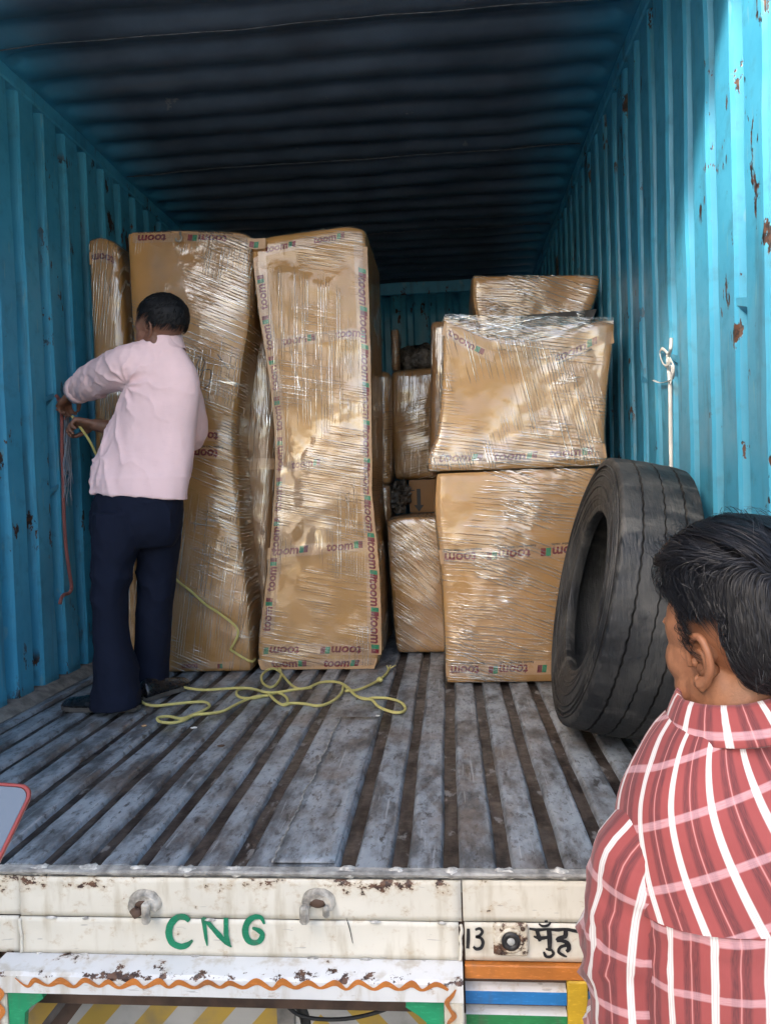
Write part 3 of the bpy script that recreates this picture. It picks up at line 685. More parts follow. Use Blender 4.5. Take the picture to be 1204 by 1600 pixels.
# posts of the bumper opening, green gussets
PX = {}
for nm, a, b in (('L', .655, .704), ('R', 1.590, 1.628)):
    g = Geo().box((a, -.066, -.62), (b, -.03, -.2295), .003); mesh('bumper_post', g.V, g.F, M['white'], ts, False)
for s, xe in ((1, .705), (-1, 1.589)):
    pf = [(0, 0), (.072, 0), (.074, -.012), (.05, -.028), (.034, -.042), (.031, -.075), (.030, -.12), (0, -.12)]
    V = [(xe+s*p, -.060, -.2305+q) for p, q in pf]+[(xe+s*p, -.045, -.2305+q) for p, q in pf]; n = len(pf)
    F = [tuple(range(n)), tuple(range(n, 2*n))[::-1]]+[(i, i+n, (i+1) % n+n, (i+1) % n) for i in range(n)]
    mesh('corner_gusset', V, F, M['green'], ts, False)
stroke('painted_wave', pxz([(712, 1546), (706, 1556), (698, 1566), (703, 1578), (709, 1588), (700, 1600), (704, 1615), (700, 1640)], -.069), [.002, .007, .010, .006, .011, .006, .01, .006], -.0695, M['orange'])
stroke('painted_wave', pxz([(-6, 1540), (4, 1552), (-2, 1566), (5, 1580), (-2, 1596), (5, 1612), (-2, 1640)], -.069), [.004, .010, .006, .011, .006, .01, .006], -.0695, M['orange'])
# hazard striped board and stays behind the opening
hz = mesh('hazard_board', *(lambda g: (g.V, g.F))(Geo().box((-.02, .34, -.80), (W+.02, .365, -.50), .003)), M['hazard'], truck, False); at_origin(hz)
hz['label'] = 'board with yellow and white diagonal hazard stripes under the bumper'
g = Geo(); g.box((.0, .30, -.50), (W, .42, -.40)); mesh('cross_member', g.V, g.F, M['dark'], truck, False)
a = atY(122, 1552, .20); c = atY(55, 1640, .14)
g = Geo(); g.tube([a+np.array([0, .05, .06]), a, c, c+(c-a)], [(.02, .026)]*4, 4); mesh('stay', g.V, g.F, M['rust'], truck, False)
g = Geo(); P = spline([atY(440, 1555, .1), atY(452, 1575, .1), atY(480, 1590, .1), atY(540, 1592, .1), atY(600, 1578, .1), atY(628, 1560, .1)], 6); g.tube(P, .0045, 6); mesh('cable', g.V, g.F, M['dark'], truck)
g = Geo(); P = spline([atY(452, 1556, .16), atY(470, 1575, .16), atY(478, 1600, .16), atY(480, 1630, .16)], 6); g.tube(P, [(.012, .004)]*len(P), 6); mesh('cable', g.V, g.F, M['dark'], truck)
g = Geo(); g.box(atY(432, 1572, .13)+np.array([0, 0, -.09]), atY(458, 1558, .13)+np.array([0, .02, 0])); mesh('hose_bracket', g.V, g.F, M['dust'], truck, False)
# twist lock lugs on the tailboard
for cx, cyp, cut in ((225, 1411, 0), (497, 1409, 1)):
    c = atY(cx, cyp, -.01); lug = thing('lashing_lug', '', ''); del lug['label'], lug['category']; lug.parent = truck; lug.location = Vector(c)-truck.location
    r = .032; n = 20; prof = []
    for k in range(n+1):
        t = math.pi*(1.12-1.24*k/n); prof.append((r*math.cos(t), r*.86*math.sin(t)))
    V = []
    for yy, sc in ((-.002, 1.10), (-.016, 1.0), (-.020, .90), (-.020, .52), (-.009, .46)):
        for p, q in prof: V.append((c[0]+p*sc, yy, c[2]+q*sc-.004))
    m_ = n+1; F = [(i*m_+j, i*m_+j+1, (i+1)*m_+j+1, (i+1)*m_+j) for i in range(4) for j in range(n)]
    F = [f[::-1] for f in F]; V = disp(V, F, lambda v, nn: .0018*fbm((v[0]*70, v[1]*70, v[2]*70)))
    F += [tuple(i*m_ for i in range(5)), tuple(i*m_+n for i in range(5))[::-1]]
    mesh('lug_collar', V, F, M['lug'], lug, True, sharp=50)
    if cut == 0:
        g = Geo(); g.tube([c+np.array([-.018, -.012, -.008]), c+np.array([-.010, -.018, -.014]), c+np.array([0, -.02, -.006])], .0085, 8); mesh('lug_pin', g.V, g.F, M['rust'], lug)
        g = Geo().box(c+np.array([.004, -.028, -.032]), c+np.array([.02, -.012, .012]), .004); mesh('lug_tongue', g.V, g.F, M['lug'], lug, False)
    else:
        g = Geo().box(c+np.array([-.034, -.03, -.034]), c+np.array([-.016, -.012, .004]), .005); mesh('lug_tongue', g.V, g.F, M['lug'], lug, False)
        g = Geo().box(c+np.array([.012, -.026, -.022]), c+np.array([.026, -.012, .002]), .005); mesh('lug_tongue', g.V, g.F, M['lug'], lug, False)
    V, F = ellipsoid(c+np.array([0, -.004, .002]), (.020, .008, .012), 12, 8); mesh('lug_hole', V, F, M['rust'], lug)
# painted lettering CNG
def ps(nm, px, wd, y, mat, sub=8): return stroke(nm, pxz(px, y), wd, y, mat, ts, sub)
yl = -.0084
ps('letter_C', [(296, 1439), (288, 1433), (277, 1434), (267, 1444), (264, 1459), (269, 1473), (282, 1479), (293, 1476), (301, 1469)], [.009, .013, .013, .0145, .0145, .014, .013, .011, .004], yl, M['gink'])
ps('letter_N', [(318, 1434), (320, 1450), (322, 1466), (324, 1478)], [.011, .009, .007, .002], yl, M['gink'])
ps('letter_N', [(317, 1433), (328, 1445), (342, 1461), (354, 1473), (362, 1480)], [.004, .010, .011, .010, .002], yl-.0006, M['gink'])
ps('letter_N', [(353, 1434), (353, 1450), (354, 1464), (359, 1478)], [.009, .010, .011, .005], yl-.0012, M['gink'])
ps('letter_G', [(413, 1444), (408, 1434), (397, 1433), (387, 1441), (383, 1455), (387, 1468), (396, 1473), (406, 1470), (410, 1460), (404, 1454), (394, 1450)], [.004, .009, .011, .013, .014, .013, .012, .012, .010, .011, .004], yl, M['gink'])
yr = -.0046
ps('numeral_1', [(731, 1451), (731, 1466), (730, 1482)], [.006, .007, .007], yr, M['ink'])
ps('numeral_3', [(742, 1453), (749, 1451), (753, 1456), (749, 1462), (744, 1464), (751, 1466), (754, 1473), (751, 1481), (744, 1483), (739, 1479)], [.004, .006, .006, .006, .006, .006, .007, .007, .006, .005], yr, M['ink'])
BK = M['ink']
ps('headline_stroke', [(826, 1451), (840, 1453), (855, 1452), (870, 1453), (884, 1452), (900, 1455), (912, 1453), (921, 1455)], [.004, .007, .005, .007, .006, .007, .006, .003], yr, BK)
ps('letter_stroke', [(838, 1454), (841, 1463), (843, 1471)], [.007, .009, .005], yr-.0006, BK)
ps('letter_stroke', [(833, 1463), (843, 1466), (858, 1464)], [.003, .008, .006], yr-.0012, BK)
ps('letter_stroke', [(857, 1453), (858, 1466), (858, 1480), (857, 1486)], [.009, .010, .008, .006], yr-.0018, BK)
ps('vowel_sign', [(849, 1487), (852, 1494), (859, 1495), (864, 1490), (860, 1484), (852, 1483)], [.004, .006, .006, .006, .005, .004], yr-.0006, BK)
ps('nasal_mark', [(841, 1443), (847, 1447), (855, 1446), (860, 1441)], [.003, .0055, .0055, .003], yr-.0006, BK)
ps('nasal_dot', [(850, 1440), (855, 1439)], [.004, .004], yr-.0006, BK)
ps('letter_stroke', [(883, 1454), (882, 1463), (872, 1466), (869, 1470)], [.009, .009, .007, .006], yr-.0006, BK)
ps('letter_stroke', [(869, 1470), (878, 1470), (886, 1474), (888, 1483), (884, 1487)], [.006, .007, .009, .009, .006], yr-.0012, BK)
ps('letter_stroke', [(884, 1477), (875, 1480), (872, 1487), (878, 1492), (885, 1495)], [.007, .006, .006, .006, .003], yr-.0018, BK)
ps('paint_scratch', [(541, 1435), (546, 1451), (551, 1474)], [.001, .0022, .0012], yl, BK)
# marker lamp
c = atY(797, 1466, -.008); lamp = thing('marker_lamp', '', ''); del lamp['label'], lamp['category']; lamp.parent = truck; lamp.location = Vector(c)-truck.location
g = Geo().box((c[0]-.034, -.0155, c[2]-.033), (c[0]+.034, -.006, c[2]+.033), .004); mesh('lamp_plate_frame', g.V, g.F, M['white'], lamp, False)
def ringz(r0, r1, y0, y1, n=28):
    V = []
    for r, y in ((r0, y1), (r0, y0), ((r0+r1)/2, y0-.002), (r1, y0), (r1, y1)):
        for k in range(n): V.append((c[0]+r*math.cos(2*math.pi*k/n), y, c[2]+r*math.sin(2*math.pi*k/n)))
    return V, [(i*n+j, i*n+(j+1) % n, (i+1)*n+(j+1) % n, (i+1)*n+j) for i in range(4) for j in range(n)]
V, F = ringz(.018, .025, -.018, -.012); mesh('lamp_bezel', V, F, M['white'], lamp)
V, F = ringz(.008, .0185, -.021, -.012); mesh('lamp_gasket', V, F, M['ink'], lamp)
V, F = ellipsoid((c[0], -.019, c[2]), (.0085, .004, .0085), 16, 8); mesh('lamp_lens', V, F, M['lens'], lamp)
for dx, dz in ((.024, .024), (-.024, -.024)):
    V, F = ellipsoid((c[0]+dx, -.016, c[2]+dz), (.005, .003, .005), 10, 6); mesh('screw', V, F, M['rust'], lamp)
# louvred side of the bumper
def louvre(x0, x1, post0, post1):
    lv = thing('louvre_guard', '', ''); del lv['label'], lv['category']; lv.parent = truck; lv.location = -truck.location
    g = Geo().box((x0, -.014, -.214), (x1, .004, -.186), .002); mesh('louvre_rail', g.V, g.F, M['orange'], lv, False)
    for k, (nm, z) in enumerate((('blue', -.239), ('dgreen', -.287), ('orange', -.335), ('blue', -.383))):
        pf = [(-.012, 0), (-.012, -.026), (-.008, -.026), (-.008, -.003), (.045, .016), (.045, .019)]; n = len(pf)
        V = [(x0 if e == 0 else post0-.001, p, z+q) for e in (0, 1) for p, q in pf]
        F = [(i, i+1, n+i+1, n+i) for i in range(n-1)]+[(n-1, 0, n, 2*n-1), tuple(range(n))[::-1], tuple(range(n, 2*n))]
        top = M['ledge']; mesh('louvre_slat', V, F, None, lv, False, mats=[M[nm], top], fm=[0, 0, 0, 0, 0, 1, 0, 0])  # upper face of each slat paler than its coloured front
    g = Geo().box((post0, -.016, -.50), (post1, .0, -.2145), .003); mesh('louvre_post', g.V, g.F, M['yellow'], lv, False)
    for z in (-.262, -.31):
        g = Geo().box((post1+.001, -.012, z), (x1, -.006, z+.024), .001); mesh('louvre_slat', g.V, g.F, M['blue'], lv, False)
    g = Geo().box((x0, .05, -.5), (x1, .06, -.215)); mesh('louvre_back', g.V, g.F, M['dark'], lv, False)
louvre(1.632, W+.03, 1.832, 1.872)
louvre(-.03, .652, .43, .47)
# lashing bars welded over the wall recesses
def lash(x, y0, y1, z, s):
    V = [(x+s*.004, y0, z-.012), (x+s*.004, y1, z+.022), (x+s*.004, y1, z+.038), (x+s*.004, y0, z+.01), (x+s*.052, y0, z-.03), (x+s*.052, y1, z-.03)]
    F = [(0, 1, 2, 3), (0, 4, 5, 1), (3, 2, 5, 4), (0, 3, 4), (1, 5, 2)]
    o = mesh('lashing_bar', V, F, M['blueR'] if s > 0 else M['blueL'], truck, False)
lash(W-.004, .388, .512, 1.185, 1); lash(W-.004, 1.385, 1.47, 1.14, 1); lash(W-.004, .948, 1.05, 1.14, 1)
lash(.004, 1.51, 1.60, 1.18, -1); lash(.004, 1.51, 1.60, .80, -1)
# chassis and rear wheels stand the truck on the ground
for x in (.72, 1.55):
    g = Geo().box((x, .5, -.42), (x+.08, L+1.2, -.22), .005); mesh('chassis_rail', g.V, g.F, M['dark'], truck, False)
g = Geo().box((.1, 1.55, GZ+.40), (W-.1, 1.67, GZ+.52), .01); mesh('axle', g.V, g.F, M['dark'], truck, False)
def tyre_geo(R, Wd, hole, n=96, grooves=(), seed=0, nt=41, gw=.0042, sipe=False):
    """section in (radius, axial) turned about the axis X; grooves cut into the tread"""
    hw = Wd/2; rt = hole
    sec = [(rt+.006, -hw*.66), (rt, -hw*.76), (rt+.003, -hw*.86), (rt+.014, -hw*.90), (rt+.020, -hw*.885), (rt+.026, -hw*.92)]
    for k in range(1, 9):
        t = k/9; r = rt+.026+(R-.022-rt-.026)*t; a = -hw*(.92+.07*math.sin(math.pi*min(1, t*1.1)))
        rel = .0035 if k in (5, 7) else 0; sec.append((r, a-rel))
    sec += [(R-.02, -hw*.96), (R-.008, -hw*.90)]
    tread = np.linspace(-hw*.86, hw*.86, nt)
    for a in tread:
        r = R-.0025-.006*(a/hw)**2
        for gx in grooves:
            if abs(a-gx*hw) < gw: r -= .010
        sec.append((r, a))
    full = sec+[(r, -a) for r, a in sec[:16]][::-1]
    inner = [(rt+.008, hw*.60), (rt+.06, hw*.80), (R-.05, hw*.82), (R-.025, hw*.5), (R-.022, 0), (R-.025, -hw*.5), (R-.05, -hw*.82), (rt+.06, -hw*.80), (rt+.008, -hw*.60)]
    full = full+inner; m_ = len(full); V = []
    for k in range(n):
        t = 2*math.pi*k/n
        for q, (r, a) in enumerate(full):
            zig = .004*math.sin(t*n/2*math.pi) if False else (.0018 if k % 2 else -.0018)
            aa = a+(zig if 16 <= q < 16+nt and abs(a) < hw*.8 else 0)
            if sipe and 16 <= q < 16+nt and abs(a) > hw*.55 and k % 5 == 0: rr_s = -.0035
            else: rr_s = 0.0
            rr = r+rr_s+.0025*fbm((math.cos(t)*3+seed, math.sin(t)*3, a*9))
            V.append((aa, rr*math.cos(t), rr*math.sin(t)))
    F = [(k*m_+q, k*m_+(q+1) % m_, ((k+1) % n)*m_+(q+1) % m_, ((k+1) % n)*m_+q) for k in range(n) for q in range(m_)]
    return np.array(V), F
TV, TF = tyre_geo(.44, .22, .22, 64, (-.5, 0, .5))
for x in (.08, .33, 2.02, 2.27):
    wh = mesh('wheel', TV+np.array([x, 1.61, GZ+.44]), TF, M['rubber'], truck, True, sharp=40)
    g = Geo(); 
    V, F = loft([[(x-.10, 1.61+r*math.cos(t), GZ+.44+r*math.sin(t)) for t in np.arange(24)*math.pi/12] for r in (.226,)]+[[(x+dx, 1.61+r*math.cos(t), GZ+.44+r*math.sin(t)) for t in np.arange(24)*math.pi/12] for dx, r in ((-.06, .215), (.06, .215), (.10, .226))])
    mesh('rim', V, F, M['steel'], wh)

# ------------------------------------------------------------------ cartons in stretch film
def prof(pts):
    """piecewise curve through (v, value) pairs, smoothed"""
    v = np.array([p[0] for p in pts]); q = np.array([p[1] for p in pts])
    def f(t):
        i = int(np.clip(np.searchsorted(v, t)-1, 0, len(v)-2)); h = (t-v[i])/(v[i+1]-v[i])
        s = lambda k: (q[min(k+1, len(q)-1)]-q[max(k-1, 0)])/(v[min(k+1, len(v)-1)]-v[max(k-1, 0)])
        d = v[i+1]-v[i]; a, b = q[i], q[i+1]; m0, m1 = s(i)*d, s(i+1)*d; h = min(1, max(0, h))
        return (2*h**3-3*h*h+1)*a+(h**3-2*h*h+h)*m0+(-2*h**3+3*h*h)*b+(h**3-h*h)*m1
    return f
class Carton:
    def __init__(s, name, label, xl, xr, zt, y0, y1, zb=0.0, r=.012, mat=None, film=None, bulge=.012, seed=0, step=.022, group='cartons wrapped in stretch film', cat='carton', yaw=0.0, shell=True, lump=.006, skew=0.0):
        """xl / xr: left and right outline of the front as (z, x) pairs; zt: top edge as (u, z) pairs"""
        s.zb = zb; s.seed = seed; s.bulge = bulge; s.y0, s.y1 = y0, y1; s.lump = lump; s.yaw = yaw
        zt = zt if isinstance(zt, list) else [(0, zt), (1, zt)]
        s.zt = prof(zt); zm = max(z for _, z in zt); s.ztop = zm
        s.xl = prof([((z-zb)/(zm-zb), x) for z, x in sorted(xl)]); s.xr = prof([((z-zb)/(zm-zb), x) for z, x in sorted(xr)])
        s.wd = np.mean([x for _, x in xr])-np.mean([x for _, x in xl]); s.ht = zm-zb; s.dp = y1-y0
        s.cx = (np.mean([x for _, x in xr])+np.mean([x for _, x in xl]))/2
        s.root = thing(name, label, cat, (s.cx, (y0+y1)/2, zb), group)
        s.V, s.F, s.UVW, s.Nc = s.grid(step, r)
        V = np.array([s.map(*q) for q in s.UVW])
        mesh('cardboard', V, s.F, mat, s.root, True, sharp=60)
        if film is not None and shell:
            N = vnormals(V, s.F)
            off = np.array([.004+.003*abs(fbm((v[0]*9+seed, v[1]*9, v[2]*9))) for v in V])
            keep = np.ones(len(V), bool)
            Vf = V+N*off[:, None]; Vf[:, 2] = np.maximum(Vf[:, 2], zb+.0015)
            mesh('stretch_film', Vf, s.F, film, s.root, True)
    def grid(s, st, r):
        h = np.array([s.wd/2, s.dp/2, s.ht/2]); V = {}; L_ = []; F = []
        n = [max(4, int(round(2*q/st))) for q in h]; n[1] = max(4, min(n[1], 12))
        def vid(i, j, k):
            key = (i, j, k)
            if key not in V:
                p = np.array([(i/n[0]*2-1)*h[0], (j/n[1]*2-1)*h[1], (k/n[2]*2-1)*h[2]])
                q = np.clip(p, -(h-r), h-r); d = p-q; ln = np.linalg.norm(d)
                if ln > 1e-9: p = q+d/ln*r
                V[key] = len(L_); L_.append((p/h+1)/2)
            return V[key]
        for i in range(n[0]):
            for k in range(n[2]):
                F.append((vid(i, 0, k), vid(i+1, 0, k), vid(i+1, 0, k+1), vid(i, 0, k+1)))
                F.append((vid(i+1, n[1], k), vid(i, n[1], k), vid(i, n[1], k+1), vid(i+1, n[1], k+1)))
        for j in range(n[1]):
            for k in range(n[2]):
                F.append((vid(0, j+1, k), vid(0, j, k), vid(0, j, k+1), vid(0, j+1, k+1)))
                F.append((vid(n[0], j, k), vid(n[0], j+1, k), vid(n[0], j+1, k+1), vid(n[0], j, k+1)))
        for i in range(n[0]):
            for j in range(n[1]):
                F.append((vid(i, j+1, 0), vid(i+1, j+1, 0), vid(i+1, j, 0), vid(i, j, 0)))
                F.append((vid(i, j, n[2]), vid(i+1, j, n[2]), vid(i+1, j+1, n[2]), vid(i, j+1, n[2])))
        return None, F, np.array(L_)[:, [0, 2, 1]], None
    def map(s, u, v, w):
        z = s.zb+v*(s.zt(u)-s.zb); xl, xr = s.xl(v), s.xr(v)
        x = xl+(xr-xl)*u
        y = s.y0+(s.y1-s.y0)*w
        e = 16*u*(1-u)*v*(1-v); front = 1-w
        y += -s.bulge*e*front*1.0+s.lump*front*fbm((x*4+s.seed, 3, z*4))*min(1, 8*min(u, 1-u, v, 1-v)+.15)
        if s.yaw: y += s.yaw*(u-.5)
        if v > .002: z += s.lump*.6*fbm((x*3+s.seed, y*3, 7))*min(1, v*3)
        return np.array([x, y, z])
    def front(s, a, b, off):
        """a metres from the left edge and b metres above the base, on the front face"""
        p = s.map(a/s.wd, b/s.ht, 0.0); p[1] -= off; return p
    def tape(s, a0, b0, a1, b1, width=.05, flip=False, phase=0.0, size=.042, gap=.20, small=True, red=None, strip=True, along=None):
        """printed packing tape laid on the front face from (a0,b0) to (a1,b1)"""
        A = np.array([a0, b0]); B = np.array([a1, b1]); ln = np.linalg.norm(B-A); t = (B-A)/ln; nn = np.array([-t[1], t[0]])
        n = max(3, int(ln/.02)); V = []
        for i in range(n+1):
            q = A+t*ln*i/n+nn*.0015*fbm((i*.3, s.seed, 1))
            for k in (-.5, -.17, .17, .5): V.append(s.front(*(q+nn*width*k), .0022))
        F = [(i*4+j, i*4+j+1, (i+1)*4+j+1, (i+1)*4+j) for i in range(n) for j in range(3)]
        F = [f[::-1] for f in F]
        tp = mesh('packing_tape', V, F, M['tape'], s.root, True)
        red = red or M['red']; sg = -1 if flip else 1
        def put(nm, gv, gf, pos, mt):
            mesh(nm, [s.front(*(A+t*(pos+sg*x)+nn*(sg*y)), .0034) for x, y in gv], gf, mt, tp, False)
        x = phase
        while x < ln-.01:
            gv, gf = glyphs('toom', size*1.18, .12, .0016)
            wv = gv[:, 0].max()-gv[:, 0].min()
            c = x+wv/2
            if 0 < c-wv/2 and c+wv/2 < ln: put('tape_word', gv+np.array([0, .004]), gf, c, red)
            for mt, dx in ((M['pgreen'], wv*.62), (red, wv*.62+size*.42)):
                p = c+sg*dx
                if .012 < p < ln-.012:
                    hw_, hh = size*.20, size*.33; put('tape_square', np.array([(-hw_-.09*hh, -hh), (hw_-.09*hh, -hh), (hw_+.09*hh, hh), (-hw_+.09*hh, hh)])+np.array([0, .004]), [(0, 1, 2, 3)], p, mt)
            if small:
                gv, gf = glyphs("Respekt, wer's selber macht.", size*.27, .12, .0003); w2 = gv[:, 0].max()-gv[:, 0].min()
                if 0 < c-w2/2+.01 and c+w2/2+.01 < ln: put('tape_small_print', gv-np.array([-.01*sg, size*.52]), gf, c, M['pblack'])
            x += gap
        return tp
    def text(s, txt, a, b, size, mat, rot=0.0, bold=.0):
        gv, gf = glyphs(txt, size, 0, bold); c, sn = math.cos(rot), math.sin(rot)
        mesh('printed_text', [s.front(a+c*x-sn*y, b+sn*x+c*y, .003) for x, y in gv], gf, mat, s.root, False)
    def poly(s, name, pts, mat, off=.003):
        mesh(name, [s.front(a, b, off) for a, b in pts], [tuple(range(len(pts)))], mat, s.root, False)
CARD = [m_card('brown_cardboard', (0.42, 0.215, 0.062), 1.0), m_card('pale_brown_cardboard', (0.46, 0.250, 0.082), 4.0), m_card('dark_brown_cardboard', (0.31, 0.155, 0.055), 9.0)]
FILM = dict(A=m_film('stretch_film_a', 1.3, 1.45, 1.57, 1.0), B=m_film('stretch_film_b', 2.6, -0.42, 1.4), C=m_film('stretch_film_c', 5.1, 1.54, -0.20, .8, 1.1),
            J=m_film('stretch_film_j', 7.7, -0.16, -1.35), K=m_film('stretch_film_k', 11.2, -0.38, -0.10, 1.2), H=m_film('stretch_film_h', 3.9, -0.75, -0.6), X=m_film('stretch_film_x', 8.8, 0.2, 1.5, .9))
# A: tall narrow carton by the wall
cA = Carton('carton', 'tall narrow wrapped carton standing between the side wall and the man in pink', [(0, .062), (.4, .060), (1.0, .07), (1.5, .082), (1.915, .080)], [(0, .235), (.9, .225), (1.4, .235), (1.915, .218)], [(0, 1.905), (.4, 1.915), (.8, 1.895), (1, 1.86)], 1.78, 2.2, mat=CARD[0], film=FILM['A'], r=.018, seed=1)
cA.tape(.005, 1.83, .15, 1.83, .055, flip=True, phase=.012, size=.045, gap=.3, small=False); cA.tape(.0, 1.36, .155, 1.33, .05, phase=.02, size=.045, gap=.3, small=False)
cA2 = Carton('carton', 'dark narrow carton in the gap behind the tall narrow one and the wide tall one', [(0, .232), (1.83, .245)], [(0, .30), (1.83, .30)], 1.84, 1.90, 2.3, mat=CARD[2], film=FILM['A'], r=.02, seed=21)
# B: wide tall carton behind the man
cB = Carton('carton', 'wide tall wrapped carton behind the man in pink', [(0, .345), (.5, .335), (1.0, .315), (1.5, .298), (1.90, .293)], [(0, .758), (.28, .756), (.55, .740), (.9, .728), (1.12, .735), (1.34, .772), (1.55, .812), (1.86, .832)], [(0, 1.897), (.5, 1.890), (.9, 1.872), (1, 1.852)], 1.70, 2.25, mat=CARD[0], film=FILM['B'], r=.013, seed=2, bulge=.03)
cB.tape(.02, 1.872, .50, 1.862, .045, flip=True, phase=.02, size=.04, gap=.22)
cB.tape(.16, 1.03, .42, 1.025, .05, flip=True, phase=.1, size=.045, gap=.3, small=False); cB.tape(.14, .955, .415, .95, .05, flip=True, phase=.11, size=.048, gap=.3)
cB.tape(.10, .03, .37, .03, .03, flip=True, phase=.02, size=.03, gap=.2)
# handwritten scrawl on B
def scrawl(cart, pts, w_=.004):
    P = spline([np.array([a, b, 0]) for a, b in pts], 8); T, N, B_ = frames(np.array(P)); V = []
    N = np.array([(-t[1], t[0], 0) for t in T])
    for p, nn in zip(P, N): V += [cart.front(*(p+nn*w_/2)[:2], .003), cart.front(*(p-nn*w_/2)[:2], .003)]
    mesh('marker_scrawl', V, [(2*i, 2*i+2, 2*i+3, 2*i+1) for i in range(len(P)-1)], M['pblack'], cart.root, False)
scrawl(cB, [(.27, 1.36), (.30, 1.34), (.29, 1.30), (.27, 1.32), (.28, 1.35)]); scrawl(cB, [(.29, 1.27), (.30, 1.30), (.33, 1.30), (.33, 1.25), (.31, 1.22), (.34, 1.26)]); scrawl(cB, [(.35, 1.37), (.40, 1.31)])
# hook hanging on the film of B
c0 = cB.front(.195, 1.855, .012); g = Geo(); g.tube(spline([c0+np.array([.004, .002, .03]), c0+np.array([.006, -.004, .015]), c0+np.array([.012, -.008, .0]), c0+np.array([.004, -.01, -.014]), c0+np.array([-.010, -.01, -.010]), c0+np.array([-.012, -.008, 0])], 6), .0042, 7)
tag(mesh('steel_hook', g.V, g.F, M['steel'], smooth=True, loc=c0), 'small steel hook at the top of the wide tall carton', 'hook')
# narrow deep carton recessed between B and C
cR = Carton('carton', 'tall wrapped carton squeezed between the two biggest cartons', [(0, .70), (.5, .69), (.9, .68), (1.4, .70), (1.62, .72)], [(0, .775), (.3, .80), (.55, .822), (.95, .85), (1.5, .872), (1.62, .87)], 1.62, 1.93, 2.3, mat=CARD[2], film=FILM['A'], r=.018, seed=3, bulge=.02)
cR.tape(.0, .90, .135, .895, .05, flip=True, phase=.03, size=.045, gap=.3, small=False)
# C: the tall taped carton
cC = Carton('carton', 'tallest carton in the middle, edged with red printed tape and pinched at its waist', [(0, .800), (.03, .788), (.09, .783), (.27, .808), (.54, .849), (.85, .883), (1.05, .888), (1.29, .873), (1.52, .845), (1.80, .822), (1.86, .826)], [(0, 1.296), (.05, 1.312), (.14, 1.318), (.45, 1.318), (.76, 1.300), (.83, 1.303), (1.21, 1.312), (1.48, 1.315), (1.86, 1.317)], [(0, 1.835), (.15, 1.855), (.5, 1.868), (.85, 1.876), (1, 1.855)], 1.72, 2.36, mat=CARD[1], film=FILM['C'], r=.02, seed=4, bulge=.004, step=.02)
cC.tape(.035, .15, .035, 1.80, .052, phase=.02, size=.042, gap=.175, small=False); cC.tape(.455, .06, .452, 1.80, .055, flip=True, phase=.05, size=.046, gap=.16, small=False)
cC.tape(.02, .09, .46, .085, .05, flip=True, phase=.03, size=.045, gap=.24, small=False); cC.tape(.0, .515, .455, .53, .05, phase=.02, size=.045, gap=.24, small=False)
cC.tape(.06, .885, .45, .895, .045, phase=.03, size=.04, gap=.26, small=False); cC.tape(.06, 1.415, .47, 1.425, .045, phase=.03, size=.042, gap=.24, small=False); cC.tape(.03, 1.812, .46, 1.835, .045, phase=.03, size=.036, gap=.2, small=False)
cC.tape(.0, .025, .47, .022, .045, phase=.05, size=.04, gap=.21, small=False)
# beside C: light carton over a dark one
cD = Carton('carton', 'narrow wrapped carton behind the tallest one, upper of its pair', [(.80, 1.245), (1.37, 1.250)], [(.80, 1.335), (1.1, 1.342), (1.37, 1.346)], [(0, 1.372), (1, 1.36)], 2.40, 2.7, zb=.79, mat=CARD[1], film=FILM['X'], r=.02, seed=5)
cE = Carton('carton', 'narrow wrapped carton on the floor behind the tallest one, lower of its pair', [(0, 1.24), (.785, 1.245)], [(0, 1.31), (.785, 1.332)], .785, 2.40, 2.8, mat=CARD[2], film=FILM['X'], r=.015, seed=6)
# middle gap stack: H on the floor, G with the arrow, F on top
cH = Carton('carton', 'small wrapped carton on the floor in the gap between the big cartons', [(0, 1.372), (.04, 1.362), (.3, 1.348), (.45, 1.342), (.62, 1.338)], [(0, 1.66), (.62, 1.66)], [(0, .618), (.2, .630), (1, .628)], 2.02, 2.42, mat=CARD[0], film=FILM['H'], r=.013, seed=7)
cG = Carton('carton', 'printed carton with a downward arrow between the small floor carton and the shiny one', [(.634, 1.42), (.81, 1.42)], [(.634, 1.70), (.81, 1.70)], .808, 2.50, 2.8, zb=.634, mat=CARD[2], r=.008, seed=8, bulge=.0)
aw = atY(654, 780, 2.5); ax_, az_ = aw[0]-1.42, aw[2]-.634
cG.poly('printed_arrow', [(ax_-.010, az_+.055), (ax_+.010, az_+.055), (ax_+.010, az_-.03), (ax_+.026, az_-.03), (ax_, az_-.065), (ax_-.026, az_-.03), (ax_-.010, az_-.03)][::-1], M['pblack'])
cG.text('HANDLE', ax_-.03, az_-.095, .04, M['pblack'], math.pi, .001)
cG.poly('printed_rule', [(ax_-.07, az_+.045), (ax_-.02, az_+.045), (ax_-.02, az_+.050), (ax_-.07, az_+.050)], M['pblack'])
cG.poly('printed_rule', [(ax_-.02, az_-.075), (ax_+.03, az_-.075), (ax_+.03, az_-.070), (ax_-.02, az_-.070)], M['pblack'])
# torn film and crumpled paper stuffed beside G
V, F = ellipsoid((1.375, 2.46, .72), (.05, .05, .085), 26, 20); V = disp(V, F, lambda v, n: .022*fbm(v*26)+.012*fbm(v*70)); V[:, 2] = np.maximum(V[:, 2], .636)
tag(mesh('torn_film', V-0, F, M['black_film'], smooth=False, loc=(1.375, 2.46, .636)), 'crumpled torn film stuffed beside the arrow carton', 'film')
cF = Carton('carton', 'shiny wrapped carton in the gap above the carton with the arrow', [(.815, 1.345), (1.1, 1.338), (1.39, 1.345)], [(.815, 1.62), (1.39, 1.62)], [(0, 1.385), (.4, 1.392), (1, 1.398)], 2.55, 2.9, zb=.812, mat=CARD[0], film=FILM['X'], r=.02, seed=9, bulge=.02)
